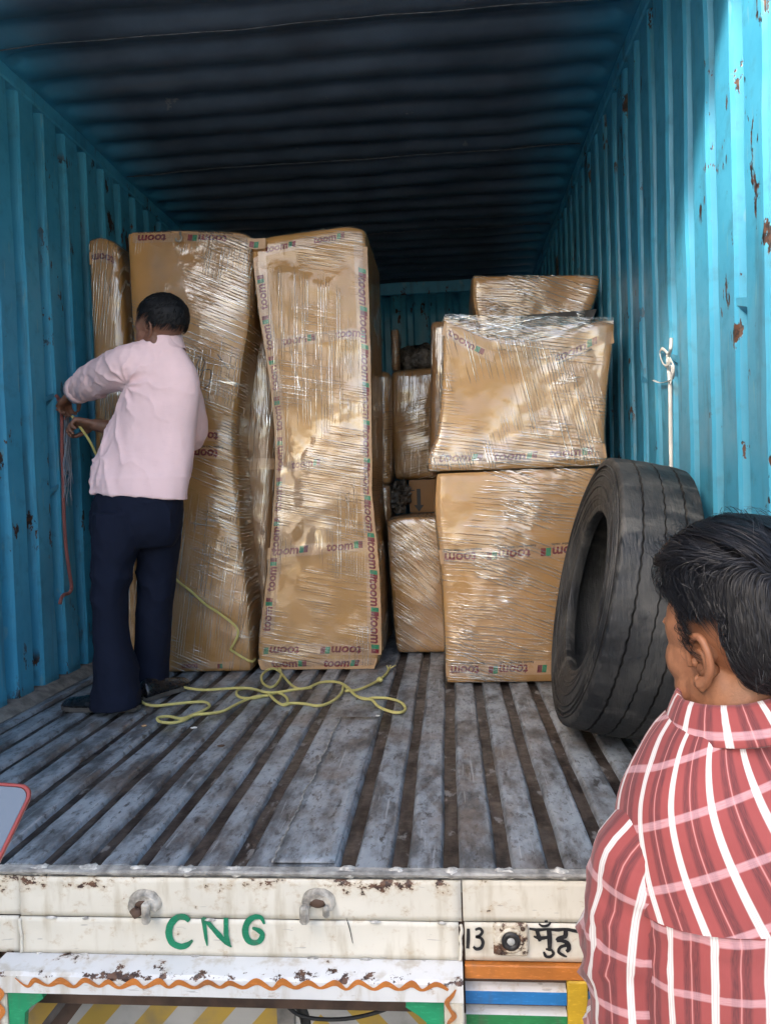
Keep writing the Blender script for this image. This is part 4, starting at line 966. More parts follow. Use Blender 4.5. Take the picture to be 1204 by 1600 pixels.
# dark wrapped bundle and little carton on F
V, F = ellipsoid((1.50, 2.74, 1.46), (.13, .12, .085), 34, 22); V = disp(V, F, lambda v, n: .03*fbm(v*9)+.010*fbm(v*30)); V[:, 2] = np.maximum(V[:, 2], 1.397)
tag(mesh('wrapped_bundle', V, F, M['black_film'], loc=(1.50, 2.74, 1.397)), 'dark lumpy film bundle lying on the shiny carton in the gap', 'bundle')
cS = Carton('carton', 'small dark upright carton standing on the shiny carton beside the film bundle', [(1.40, 1.345), (1.62, 1.345)], [(1.40, 1.385), (1.62, 1.388)], 1.615, 2.60, 2.78, zb=1.398, mat=CARD[2], film=FILM['X'], r=.012, seed=10)
# right stack: K below, J on it, L and I behind
KT = .822
cK = Carton('carton', 'big wrapped carton on the floor beside the tyre, lower of the right stack', [(0, 1.597), (.2, 1.594), (.42, 1.590), (.62, 1.575), (.70, 1.572), (.82, 1.582)], [(0, 2.13), (.3, 2.16), (.53, 2.18), (.81, 2.19)], KT, 1.46, 2.0, mat=CARD[1], film=FILM['K'], r=.012, seed=11, bulge=.02)
cK.tape(.0, .495, .58, .515, .055, flip=True, phase=.02, size=.046, gap=.2); cK.tape(.0, .055, .50, .06, .055, flip=True, phase=.02, size=.046, gap=.2)
cJ = Carton('carton', 'wrapped carton with printed tape, upper front of the right stack', [(.826, 1.556), (.86, 1.549), (.90, 1.560), (.967, 1.589), (1.16, 1.615), (1.42, 1.627)], [(.826, 2.232), (.94, 2.224), (1.13, 2.236), (1.37, 2.267), (1.42, 2.268)], [(0, 1.422), (.08, 1.395), (.25, 1.345), (.5, 1.325), (.72, 1.345), (.9, 1.372), (1, 1.375)], 1.45, 2.0, zb=KT+.004, mat=CARD[1], film=FILM['J'], r=.013, seed=12, bulge=-.01, step=.018)
cJ.tape(.02, .052, .66, .06, .055, phase=.02, size=.046, gap=.205); cJ.tape(.42, .475, .66, .525, .05, phase=.02, size=.046, gap=.2); cJ.tape(.0, .545, .2, .50, .045, phase=.02, size=.04, gap=.2, small=False)
# film pulled taut over the sagging top of J
V = []; nx, ny = 30, 10
for j in range(ny):
    for i in range(nx):
        u, t = i/(nx-1), j/(ny-1)
        V.append((1.632+(2.262-1.632)*u, 1.448+.03*math.sin(u*9)*.1, 0)); V[-1] = (V[-1][0], 1.444-.004*fbm((u*6, t*4, 1)), (cJ.zt(u)-.02)*(1-t)+(1.425-.045*u)*t+.004*fbm((u*9, 2, t*3)))
F = [(j*nx+i, j*nx+i+1, (j+1)*nx+i+1, (j+1)*nx+i) for j in range(ny-1) for i in range(nx-1)]
mesh('stretch_film', V, F, m_film('loose_film', 4.4, .12, -.3, 1.0, 1, .55), cJ.root, True)
cL = Carton('carton', 'brown carton end showing left of the upper right carton, behind it', [(.83, 1.545), (1.2, 1.562), (1.52, 1.572)], [(.83, 1.9), (1.52, 1.9)], 1.525, 2.02, 2.35, zb=KT+.004, mat=CARD[2], film=FILM['X'], r=.02, seed=13)
cLb = Carton('carton', 'plain carton on the floor behind the right stack, mostly hidden', [(0, 1.64), (.82, 1.64)], [(0, 2.2), (.82, 2.2)], KT, 2.06, 2.75, mat=CARD[2], r=.02, seed=15)
cI = Carton('carton', 'topmost carton at the back of the right stack, black strip under its film', [(1.30, 1.80), (1.5, 1.775), (1.6, 1.758), (1.72, 1.762)], [(1.30, 2.22), (1.49, 2.255), (1.6, 2.30), (1.68, 2.318), (1.72, 2.315)], [(0, 1.712), (.06, 1.705), (.5, 1.69), (1, 1.675)], 1.95, 2.0+.45, zb=1.29, mat=CARD[0], film=FILM['K'], r=.02, seed=14, bulge=-.012)
cIb = Carton('carton', 'carton behind the upper right carton, carrying the topmost one', [(KT, 1.95), (1.28, 1.95)], [(KT, 2.26), (1.28, 2.26)], 1.285, 2.04, 2.5, zb=KT+.004, mat=CARD[2], r=.02, seed=16)
cI.poly('black_strip', [(.18, .235), (.53, .255), (.53, .19), (.18, .18)][::-1], M['pblack'], .0025)

# ------------------------------------------------------------------ loose tyre leaning on the wall
R_, WD, HOLE = .413, .232, .241
TV2, TF2 = tyre_geo(R_, WD, HOLE, 140, (-.46, 0.02, .48), 3, 91, .0021, True)
tilt = .211; yawt = .004
ctr = np.array([2.129, .841, 0.0])
ct, st = math.cos(tilt), math.sin(tilt)
Rm = np.array(Matrix.Rotation(yawt, 3, 'Z')@Matrix.Rotation(tilt, 3, 'Y'))
TV2 = TV2@Rm.T; TV2 = TV2+ctr; TV2[:, 2] -= TV2[:, 2].min()-.001
tyre = thing('truck_tyre', 'worn black truck tyre leaning against the right wall', 'tyre', (2.07, .841, 0))
mesh('tyre_casing', TV2, TF2, M['rubber'], tyre, True, sharp=50)
zc = TV2[:, 2].mean()
def turn(sec, n=72):
    m_ = len(sec); V = [(a, r*math.cos(2*math.pi*k/n), r*math.sin(2*math.pi*k/n)) for k in range(n) for r, a in sec]
    F = [(k*m_+q, k*m_+(q+1) % m_, ((k+1) % n)*m_+(q+1) % m_, ((k+1) % n)*m_+q) for k in range(n) for q in range(m_)]
    V = np.array(V)@Rm.T; return V, F
cc = np.array([2.129, .841, (TV2[:, 2].max()+TV2[:, 2].min())/2])
for r0, a0 in ((HOLE+.040, -WD*.468), (HOLE+.052, -WD*.477), (R_-.095, -WD*.494), (R_-.080, -WD*.495), (R_-.062, -WD*.493), (R_-.046, -WD*.488), (R_-.032, -WD*.480)):
    V, F = turn([(r0-.003, a0), (r0, a0-.004), (r0+.003, a0), (r0, a0+.004)]); mesh('sidewall_ring', V+cc, F, M['rubber'], tyre)

# ------------------------------------------------------------------ ropes
def rope(name, pts_list, r, mat, label, twist=1.0):
    g = Geo(); UV = []
    for P in pts_list:
        P = spline(P, 5); V, F = tube(P, r, 7); g.add(V, F)
        s = 0
        for i in range(len(P)):
            if i: s += np.linalg.norm(np.array(P[i])-np.array(P[i-1]))
            UV += [(s*8, j/7*.35) for j in range(7)]
    o = mesh(name, g.V, g.F, mat, smooth=True, uv=UV, loc=pts_list[0][0]); return o
def fz(X, Y, z=.0065): return atZ(180+X/2.508, 960+Y/2.508, z)
main = [(512, 122), (560, 140), (610, 170), (640, 205), (650, 240), (630, 275), (605, 285), (580, 270), (573, 245), (590, 222), (620, 213), (645, 225), (670, 255), (695, 280), (725, 292), (760, 285), (800, 268), (840, 263), (880, 268), (910, 285), (945, 320), (980, 330), (1005, 335), (1030, 360), (1070, 378), (1110, 385), (1135, 375), (1130, 355), (1105, 338), (1060, 328), (1010, 327), (980, 332), (950, 322), (915, 295), (895, 280), (888, 305), (865, 330), (830, 350), (790, 358), (740, 350), (690, 348), (660, 355), (630, 340), (600, 312), (560, 298), (520, 290), (485, 295), (475, 310), (490, 325), (540, 328), (590, 318), (640, 308), (670, 325), (675, 345), (655, 355)]
s2 = [(770, 287), (700, 295), (640, 305), (590, 305), (540, 292), (490, 288), (420, 292), (350, 296), (290, 290), (230, 275), (170, 262), (160, 235), (148, 218), (120, 228), (105, 250)]
s3 = [(600, 318), (550, 322), (500, 340), (460, 360), (420, 380), (370, 388), (310, 395), (270, 415), (220, 425), (175, 420), (168, 405), (210, 400), (260, 408), (300, 395), (350, 375), (370, 358), (350, 343), (290, 345), (220, 352), (160, 358), (115, 350), (97, 333), (85, 318), (100, 308), (125, 312), (133, 295), (125, 282)]
s4 = [(148, 218), (190, 205), (225, 203), (212, 190)]
s5 = [(900, 300), (950, 295), (1000, 275), (1035, 255), (1060, 235), (1072, 215)]
def lay(lst, dz=0):
    out = []
    for i, q in enumerate(lst): out.append(fz(*q, .0056+dz+.003*math.sin(i*1.7)**2))
    return out
mp = lay(main); mp = [cB.front(.36, .10, .012), mp[0]*np.array([1, 1, 1])]+mp[1:]
mp[1] = np.array([.775, 1.665, .05])
up = [atY(113, 650, 1.44), atY(126, 668, 1.44), atY(142, 692, 1.45), atY(160, 730, 1.5), atY(200, 800, 1.58), atY(245, 870, 1.63), atY(275, 905, 1.655), atY(300, 925, 1.66), atY(322, 945, 1.662), atY(345, 960, 1.664), atY(372, 985, 1.665), cB.front(.36, .10, .012)]
fr = []
e = fz(1072, 215)
for k in range(7): fr.append([fz(1060, 235), e, e+np.array([rng.uniform(-.02, .03), rng.uniform(.0, .05), rng.uniform(0, .012)])])
yr_ = rope('yellow_rope', [up, mp, lay(s2, .006), lay(s3, .003), lay(s4), lay(s5)], .0052, M['yrope'], '')
tag(yr_, 'yellow rope from the hand of the man in pink, looped on the floor', 'rope')
g = Geo()
for f_ in fr: g.tube(spline(f_, 4), .0022, 5)
k = fz(1036, 255, .012); V, F = ellipsoid(k, (.013, .016, .011), 10, 8); g.add(V, F)
b_ = wloc(yr_); mesh('frayed_end', g.V, g.F, M['yrope'], yr_, True, uv=[(v[0]*8, v[1]*8) for v in g.V])
# faded red rope on the left wall
rp = [atX(*q, .034) for q in ((88, 618), (95, 630), (97, 660), (97, 700), (99, 750), (100, 800), (103, 850), (108, 890), (112, 915), (109, 926), (101, 929), (96, 935), (94, 944))]
rr = rope('red_rope', [rp], .0072, M['rrope'], ''); tag(rr, 'faded red rope hanging down the left wall below the hand', 'rope')
g = Geo(); 
for k in range(14):
    c = atX(101+rng.uniform(-5, 6), 633+rng.uniform(-6, 8), .045); P = [c+rng.normal(0, .016, 3)*np.array([.5, 1, 1]) for _ in range(5)]
    for p in P: p[0] = max(p[0], .02)
    g.tube(spline(P, 4), .003, 5)
mesh('frayed_knot', g.V, g.F, M['rrope'], rr, True, uv=[(v[0]*8, v[1]*8) for v in g.V])
g = Geo()
for k in range(26):
    q = [(104+rng.uniform(-3, 4), 640), (105+rng.uniform(-5, 6), 690), (105+rng.uniform(-6, 7), 730), (107+rng.uniform(-8, 10), 760+rng.uniform(-30, 40))]
    g.tube(spline([atX(a, b, .03+rng.uniform(0, .02)) for a, b in q], 5), .0013, 4)
tag(mesh('frayed_string', g.V, g.F, M['frope'], loc=atX(104, 640, .03)), 'frayed grey blue string hanging beside the red rope', 'string')
# white strap knotted on the right wall
def wx(q, X=W-.008): return atX(q[0], q[1], X)
g = Geo(); g.tube([wx((1043, 560)), wx((1046, 600)), wx((1047, 680)), wx((1048, 760)), wx((1049, 800))], [(.0065, .003)]*5, 8)
sp = thing('plastic_strap', 'white plastic strap knotted on the right wall above the tyre', 'strap', wx((1046, 700)))
mesh('strap_run', g.V, g.F, M['strap'], sp)
for pts in ([(1048, 528), (1047, 545), (1044, 556), (1042, 566)], [(1042, 552), (1034, 545), (1030, 552), (1034, 566), (1040, 572), (1046, 562)], [(1050, 570), (1050, 590), (1042, 596), (1030, 598), (1020, 594)], [(1046, 560), (1052, 575), (1049, 590), (1046, 600)], [(1040, 556), (1046, 566), (1040, 572)]):
    g = Geo(); P = spline([wx(p, W-.014-.006*rng.random()) for p in pts], 6); g.tube(P, [(.0055, .0016)]*len(P), 6); mesh('knot_loop', g.V, g.F, M['strap'], sp)
# litter on the floor
for k, (x, y, s_) in enumerate(((225, 1134, .010), (303, 1137, .013), (590, 1118, .008), (345, 1165, .012))):
    c = atZ(x, y, .003); V, F = ellipsoid(c, (s_, s_*.6, .003), 10, 6); V = disp(V, F, lambda v, n: .003*fbm(v*90))
    V[:, 2] = np.maximum(V[:, 2], .0015)
    lbl = ('small tan scrap on the floor in front of the nearer shoe', 'pale curl of wrapping on the floor below the rope loops', 'small light crumb on the floor at the right end of the rope', 'flat dark flake on the floor below the wide tall carton')[k]
    tag(mesh('scrap', V, F, (M['tape'], M['strap'], M['strap'], M['rust'])[k], loc=c), lbl, 'scrap')

# ------------------------------------------------------------------ people
def nrm(v): v = np.asarray(v, float); return v/(np.linalg.norm(v)+1e-12)
def frame(fwd, up=(0, 0, 1)):
    """columns: person's right, forward, up"""
    f = nrm(fwd); r = nrm(np.cross(f, up)); u = np.cross(r, f); return np.stack([r, f, u], 1)
def limb(g, P, r, n=16, sub=5):
    """a tapering limb: P joints, r radii (or (ra, rb)) at the joints"""
    r = np.asarray(r, float)
    Q = spline(P, sub); t = np.linspace(0, 1, len(Q)); k = np.linspace(0, 1, len(P))
    if r.ndim == 1: rr = np.interp(t, k, r)
    else: rr = np.stack([np.interp(t, k, r[:, 0]), np.interp(t, k, r[:, 1])], 1)
    V, F = tube(Q, rr, n); g.add(V, F)
    e = r[-1] if r.ndim == 1 else r[-1].mean(); V, F = ellipsoid(Q[-1], (e, e, e), 12, 8); g.add(V, F)
    e = r[0] if r.ndim == 1 else r[0].mean(); V, F = ellipsoid(Q[0], (e, e, e), 12, 8); g.add(V, F)
def head_shapes(g, c, Fm, s=1.0):
    """skull, face, nose, jaw and neck stub round the head centre c (mid height)"""
    def E(p, r, rot=None):
        V, F = ellipsoid((0, 0, 0), np.array(r)*s, 24, 16)
        if rot is not None: V = V@np.array(rot).T
        V = V+np.array(p)*s; g.add(V@Fm.T+c, F)
    E((0, -.012, .030), (.077, .098, .083))      # skull
    E((0, .030, .020), (.068, .068, .070))       # forehead
    E((0, .038, -.030), (.060, .056, .066))      # mid face
    E((0, .040, -.078), (.044, .046, .034))      # jaw
    E((0, .072, -.092), (.022, .018, .018))      # chin
    E((0, .088, -.018), (.011, .014, .026), Matrix.Rotation(-.35, 3, 'X'))   # nose bridge
    E((0, .100, -.034), (.014, .013, .012))      # nose tip
    E((.012, .092, -.038), (.008, .009, .008)); E((-.012, .092, -.038), (.008, .009, .008))
    E((.032, .052, -.026), (.032, .036, .036)); E((-.032, .052, -.026), (.032, .036, .036)); E((.034, .042, -.060), (.026, .036, .036)); E((-.034, .042, -.060), (.026, .036, .036)); E((.040, .044, .014), (.026, .036, .040)); E((-.040, .044, .014), (.026, .036, .040))   # cheekbones
    E((0, .086, .020), (.045, .014, .011))       # brow
    E((0, .090, -.064), (.022, .010, .005)); E((0, .089, -.072), (.020, .010, .006))          # lips
    E((.052, .010, -.062), (.016, .034, .040)); E((-.052, .010, -.062), (.016, .034, .040))   # jaw angle
def ear(c, Fm, side, s=1.0):
    """outer ear on the side of the head: rim, bowl, lobe (returned as its own shell)"""
    g = Geo()
    def T(p): return ((np.array(p)+np.array([0, 0, -.012]))*s*np.array([side, 1, 1]))@Fm.T+c
    rim = [(.074, .020, -.016), (.080, .016, .006), (.086, .004, .022), (.090, -.014, .024), (.091, -.024, .010), (.088, -.024, -.008), (.083, -.016, -.022), (.079, -.006, -.032), (.076, .006, -.036), (.074, .012, -.028)]
    P = spline([T(p) for p in rim], 6); t = np.linspace(0, 1, len(P)); rr = np.interp(t, [0, .15, .5, .7, .85, 1], [.004, .0048, .0052, .0055, .0085, .004])*s
    V, F = tube(P, rr, 9); g.add(V, F)
    bowl = [(.072, .018, -.016), (.076, .014, .004), (.080, .003, .016), (.083, -.011, .018), (.084, -.019, .008), (.081, -.018, -.006), (.076, -.011, -.020), (.073, -.002, -.028), (.072, .008, -.026)]
    ctr = T((.066, .006, -.008)); B = [T(p) for p in bowl]; n = len(B)
    mid = [b*.55+ctr*.45 for b in B]
    g.add(B+mid+[ctr], [(i, (i+1) % n, n+(i+1) % n, n+i) for i in range(n)]+[(n+i, n+(i+1) % n, 2*n) for i in range(n)])
    V, F = tube(spline([T((.076, .010, .000)), T((.081, -.002, .006)), T((.083, -.012, .000)), T((.079, -.010, -.016)), T((.075, .000, -.022))], 5), .0042*s, 8); g.add(V, F)
    V, F = ellipsoid(T((.074, .012, -.010)), np.array((.005, .005, .007))*s, 10, 8); g.add(V, F)
    V, F = ellipsoid(T((.077, .002, -.036)), np.array((.006, .009, .010))*s, 12, 8); g.add(V, F)
    # root joining the ear to the skull
    V, F = tube([T((.060, .0, .006)), T((.078, -.008, .006))], .016*s, 10); g.add(V, F)
    V, F = tube([T((.060, .0, -.018)), T((.075, -.004, -.018))], .012*s, 10); g.add(V, F)
    return g
def hand(g, wrist, dirn, palm_n, side, curl, s=1.0, spread=.10, thumb_in=.6):
    """palm and five jointed fingers. dirn: wrist to knuckles, palm_n: out of the palm, side: thumb side sign"""
    d = nrm(dirn); n = nrm(np.asarray(palm_n)-d*np.dot(palm_n, d)); r = np.cross(d, n)*side
    w = np.asarray(wrist, float)
    pts = [w-d*.01, w+d*.03*s, w+d*.06*s, w+d*.088*s]
    V, F = loft([ering(pts[0], r*.024*s, n*.018*s, 14), ering(pts[1], r*.033*s, n*.016*s, 14, 2.5), ering(pts[2], r*.041*s, n*.014*s, 14, 2.8), ering(pts[3], r*.040*s, n*.011*s, 14, 2.8)]); g.add(V, F)
    for k, (off, ln) in enumerate(((.030, .072), (.010, .080), (-.011, .074), (-.030, .058))):
        p = w+d*(.082-.006*abs(k-1))*s+r*off*s; P = [p-d*.02*s]; a = 0.0; P.append(p)
        fd = nrm(d+r*spread*(1.5-k)*.4)
        for seg, frac in ((0, .45), (1, .30), (2, .25)):
            a += curl[seg]*(1+.06*k); q = fd*math.cos(a)+n*math.sin(a); p = p+q*ln*frac*s; P.append(p)
        V, F = tube(spline(P, 3), np.interp(np.linspace(0, 1, 3*4+1), [0, .3, .7, 1], [.0098, .0092, .0080, .0062])*s, 10); g.add(V, F)
        V, F = ellipsoid(P[-1], np.array([.0064]*3)*s, 8, 6); g.add(V, F)
    p0 = w+d*.018*s+r*.022*s; t1 = p0+(d*.55+r*.62+n*.25)*.042*s; t2 = t1+nrm(d*.8+r*.15+n*thumb_in)*.032*s; t3 = t2+nrm(d*.75-r*.25+n*thumb_in*1.1)*.026*s
    V, F = tube(spline([p0, t1, t2, t3], 4), np.interp(np.linspace(0, 1, 13), [0, .4, .8, 1], [.016, .012, .0098, .007])*s, 10); g.add(V, F)
    V, F = ellipsoid(t3, np.array([.0072]*3)*s, 8, 6); g.add(V, F)
def hair_strands(c, Fm, s, n, length, crown, mask, flow, wdt=.0016, lift=.012, seed=1, seg=9, base=(.079, .100, .087), cen=(0, -.012, .030), clump=60, vol=lambda q: 0.0, jit_=(.16, .10), tw_=.5):
    """ribbons that follow a flow over the skull, all strands stepped together; flow and vol take an (n, 3) array"""
    rg = np.random.default_rng(seed); base = np.array(base)*s; cen = np.array(cen)*s; crown = nrm(crown)
    un = lambda a: a/(np.linalg.norm(a, axis=-1, keepdims=True)+1e-9)
    D = un(rg.normal(size=(n*4, 3))); D = D[[bool(mask(d)) for d in D]][:n]; n = len(D)
    cl = un(rg.normal(size=(clump, 3))); clv = rg.normal(size=(clump, 3)); k = np.argmax(D@cl.T, 1)
    jit = clv[k]*jit_[0]+rg.normal(size=(n, 3))*jit_[1]
    st = np.array([length(d) for d in D])*(.75+.5*rg.random(n))/seg; lf = lift*(.45+.75*rg.random(n)); bm = base.mean()
    q = D.copy(); P = []
    for i in range(seg+1):
        t = i/seg; h = 1+(lf*math.sin(math.pi*min(1, t*.75+.08))+.002+vol(q)*(.55+.45*math.sin(math.pi*min(1, t*.8+.1))))/bm
        P.append(cen+q*base*np.asarray(h).reshape(-1, 1) if np.ndim(h) else cen+q*base*h)
        tv = flow(q, crown)+jit; tv = tv-q*(tv*q).sum(1, keepdims=True); q = un(q+un(tv)*(st/bm)[:, None])
    P = np.array(P); T = np.gradient(P, axis=0); N = un(P-cen); B = un(np.cross(T, N)); tw = (rg.normal(size=n)*tw_)[None, :, None]
    B = B*np.cos(tw)+N*np.sin(tw)
    wd = (wdt*(.6+.8*rg.random(n)))[None, :, None]*np.interp(np.linspace(0, 1, seg+1), [0, .15, .7, 1], [.7, 1, .9, .15])[:, None, None]
    A = np.stack([P+B*wd/2, P-B*wd/2], 2).transpose(1, 0, 2, 3).reshape(-1, 3)@Fm.T+c
    m_ = 2*(seg+1); o = (np.arange(n)*m_)[:, None]+2*np.arange(seg)[None, :]; F = np.stack([o, o+1, o+3, o+2], -1).reshape(-1, 4)
    return A, F.tolist()
def cap_shell(c, Fm, s, mask, grow=.004, base=(.078, .099, .085), cen=(0, -.012, .030), n=64, m_=40, rough=.004, vol=lambda d: 0.0):
    V, F = ellipsoid((0, 0, 0), (1, 1, 1), n, m_); base = np.array(base)*s; cen = np.array(cen)*s
    keep = [mask(nrm(v)) for v in V]
    P = np.array([cen+v*base*(1+(grow+rough*fbm(v*9)+.55*vol(nrm(v)))/.09) for v in V])@Fm.T+c
    F = [f for f in F if all(keep[i] for i in f)]
    return P, F
def uvloft(rings, u0=0.0, v0=0.0, closed=True):
    """loft with a seam, UV in metres: u round the first wide ring, v along the length"""
    n = len(rings[0]); m_ = n+1; V = []; UV = []
    R_ = [np.array(r) for r in rings]; per = max(np.linalg.norm(np.roll(r, -1, 0)-r, axis=1).sum() for r in R_)
    v = v0
    for i, r in enumerate(R_):
        if i: v += np.linalg.norm(r.mean(0)-R_[i-1].mean(0))*.35+.65*np.median(np.linalg.norm(r-R_[i-1], axis=1))
        for j in range(m_): V.append(r[j % n]); UV.append((u0+per*j/n, v))
    F = [(i*m_+j, i*m_+j+1, (i+1)*m_+j+1, (i+1)*m_+j) for i in range(len(R_)-1) for j in range(n)]
    return np.array(V), F, np.array(UV)
def ring_stack(spec, Fm, org, n=48, p=2.4, ss=4):
    """spec rows: (z, right, fwd, half width, half depth); smoothed and turned into rings"""
    A = np.array(spec, float); rows = spline(list(A), ss); out = []
    for z, r, f, hw, hd in rows:
        cpt = org+Fm[:, 0]*r+Fm[:, 1]*f+np.array([0, 0, z]); out.append(ering(cpt, Fm[:, 1]*hd, -Fm[:, 0]*hw, n, p))
    return out
def shoe(name, toe, heel, parent, z0):
    """a leather shoe from heel to toe on the floor"""
    toe = np.array(toe, float); heel = np.array(heel, float); d = toe-heel; ln = np.linalg.norm(d); d /= ln; r = np.cross(d, (0, 0, 1.0))
    prof_ = [(0, .028, .062), (.06, .034, .075), (.25, .035, .085), (.42, .036, .072), (.6, .043, .055), (.78, .046, .046), (.92, .038, .040), (.985, .020, .030)]
    rings = []
    for t, w_, h_ in prof_:
        c = heel+d*ln*t; rg = []
        for k in range(20):
            a = 2*math.pi*k/20; zz = math.sin(a); rg.append(c+r*w_*math.cos(a)*(1 if zz < 0 else (1-.25*zz))+np.array([0, 0, z0+.014+max(0, (zz+.35)/1.35)*(h_-.014)]))
        rings.append(rg)
    V, F = loft(rings); o = mesh(name, V, F, M['shoe'], parent)
    rings = []
    for zz in (0.0, .016):
        rg = []
        for k in range(28):
            a = 2*math.pi*k/28; t = .5-.5*math.cos(a); w_ = np.interp(t, [0, .06, .25, .42, .6, .78, .92, 1], [.012, .034, .035, .034, .046, .049, .036, .008])
            rg.append(heel+d*ln*(t*1.03-.01)+r*w_*(1 if a < math.pi else -1)+np.array([0, 0, z0+zz]))
        rings.append(rg)
    V, F = loft(rings); mesh('shoe_sole', V, F, M['sole'], o, False)
    return o
def wr(fn):
    return fn
# ---------------------------------------------------------------- man in pink, tying the rope to the wall
pA = thing('person', 'man in a pink shirt and navy trousers tying a rope at the left wall', 'person', (.42, 1.2, 0))
def at1(x, y, Y): return atY(x, y, Y)
fwdA = nrm((-.55, .83, 0)); FA = frame(fwdA)
hc = atY(252, 512, 1.25); 
headA = frame(nrm((-.91, .38, -.12)))
lsh = np.array([.475, 1.22, 1.255]); rsh = np.array([.640, 1.34, 1.15])
lel = np.array([.285, 1.37, 1.225]); lwr = np.array([.115, 1.50, 1.195])
rel = np.array([.60, 1.50, 1.00]); rwr = atY(150, 664, 1.45)
g = Geo(); head_shapes(g, hc, headA, 1.0)
limb(g, [hc+np.array([.01, .0, -.05]), np.array([.604, 1.265, 1.33]), np.array([.60, 1.28, 1.22])], [.050, .048, .046])
limb(g, [np.array([.60, 1.29, 1.20]), np.array([.57, 1.27, 1.05]), np.array([.53, 1.25, .85])], [(.08, .06), (.09, .06), (.09, .06)])
limb(g, [lsh, lel, lwr], [.045, .038, .025]); limb(g, [rsh, rel, rwr], [.045, .038, .026])
hand(g, lwr+nrm(lwr-lel)*.005, lwr-lel+np.array([0, 0, -.08]), np.array([.2, .25, -1]), -1, (.7, .9, .6), .95)
hand(g, rwr, rwr-rel+np.array([-.05, -.05, .01]), np.array([.1, -.4, -1.0]), -1, (.75, .9, .6), .95)
V, F = remesh(g, .0045, 3); eg = ear(hc, headA, -1, .84); eg2 = ear(hc, headA, 1, .84)
gg_ = Geo(); gg_.add(V, F).add(eg.V, eg.F).add(eg2.V, eg2.F)
mesh('body', gg_.V, gg_.F, M['skinA'], pA)
def maskA(d):
    x, y, z = d
    if y > .45: return z > .42+.25*y
    if y > -.05: return z > .05 or (abs(x) < .0)
    return z > -.62+.25*(y+1)
V, F = cap_shell(hc, headA, 1.0, maskA, .007); 
o = mesh('hair', V, F, M['hairA'], pA); 
V2, F2 = hair_strands(hc, headA, 1.0, 2600, lambda d: .022, (0, -.75, .65), maskA, lambda q, c: (q-c)/(np.linalg.norm(q-c, axis=1, keepdims=True)+.01)+np.array([0, .2, -.25]), .0019, .005, 3, 5)
mesh('hair_strands', V2, F2, M['hairA'], o, True)
# shirt: torso with rounded back, sleeves, collar; one cloth surface
def row(y, xl, xr, Y, hd):
    a, b = atY(xl, y, Y), atY(xr, y, Y); return (a+b)/2, np.linalg.norm(b-a)/2, hd
ax = nrm((.90, .42, 0)); ay = nrm((-.42, .90, 0))
rows = [row(776, 139, 293, 1.24, .138), row(768, 140, 293, 1.24, .139), row(750, 141, 296, 1.24, .138), row(715, 149, 302, 1.25, .135), row(675, 164, 307, 1.26, .130), row(640, 180, 311, 1.26, .128), row(610, 191, 313, 1.26, .122), row(585, 192, 309, 1.26, .112), row(565, 191, 299, 1.26, .100), row(548, 199, 286, 1.26, .086), row(537, 212, 276, 1.26, .070), row(528, 226, 270, 1.26, .056)]
rings = []
for q, (cpt, hw, hd) in enumerate(rows):
    cpt = cpt+ay*(hd-.10)*.3
    if q == 0: cpt = cpt.copy()
    rings.append((cpt, hw, hd))
A_ = np.array([[*c_, hw, hd] for c_, hw, hd in rings]); A_ = np.array(spline(list(A_), 4)); rr_ = []
for k, r5 in enumerate(A_):
    ring = ering(r5[:3], ay*r5[4], -np.array([1, 0, 0])*r5[3]*.97-np.array([0, .12, 0])*r5[3], 64, 2.35)
    z0 = r5[2]; ring = [p+np.array([0, 0, -.10*(p[0]-r5[0])*max(0, 1-k/16)]) for p in ring]; rr_.append(ring)
g = Geo(); V, F = loft(rr_); g.add(V, F)
limb(g, [lsh+np.array([.07, .02, -.01]), lsh+np.array([-.01, .02, -.005]), lel, lwr+nrm(lel-lwr)*.055], [.088, .080, .074, .052], 20)
limb(g, [rsh+np.array([-.03, 0, -.01]), rsh, rel, rel+(rwr-rel)*.45], [.070, .066, .062, .054], 20)
V, F = remesh(g, .005, 6)
def ridge(a): return 1-2*abs(math.sin(a))**.6
def foldA(v, n):
    d = .0025*fbm((v[0]*9, v[1]*9, v[2]*5))
    ap = np.array([.472, 1.17, 1.175]); q = v-ap; rr = np.linalg.norm(q); a = math.atan2(q[2], q[0])
    d += .0085*math.exp(-rr/.14)*ridge(a*4.5+fbm(v*7)*1.6)*min(1, rr/.04)      # drag folds round the armpit
    w_ = fbm((v[0]*4+3, v[1]*4, v[2]*2.4))
    d += .0060*ridge((v[0]*.85+v[2]*.30)*26+2.4*fbm((v[0]*5, v[1]*5, v[2]*2.0)))*max(0, min(1, (1.16-v[2])/.2))*max(0, min(1, .25+1.4*w_))
    d += .0045*ridge((v[2]*.9-v[0]*.5)*30+2.0*fbm((v[0]*5, 8, v[2]*4)))*max(0, min(1, (v[2]-1.0)/.15))*max(0, min(1, .1+1.2*fbm((v[0]*5+9, 1, v[2]*5))))
    if v[0] < .43: d += .0070*ridge((v[0]*1.0-v[2]*.5)*44+2.2*fbm(v*8))*min(1, max(0, (.43-v[0])/.08))*max(.15, min(1, .4+fbm(v*6)))
    if v[2] < .845+.0: d += .0015*math.sin(min(1, max(0, (.845-v[2])/.02))*math.pi)
    return d
V = disp(V, F, foldA)
o = mesh('shirt', V, F, M['pink'], pA)
cu = lwr+nrm(lel-lwr)*.045; dcu = nrm(lwr-lel)
g = Geo(); P = [cu-dcu*.035, cu-dcu*.030, cu+dcu*.004, cu+dcu*.006, cu-dcu*.02]; V, F = tube(P, [.050, .057, .055, .049, .046], 22, False); g.add(V, F); mesh('shirt_cuff', disp(V, F, lambda v, n: .003*fbm(v*30)), F, M['pink'], o)
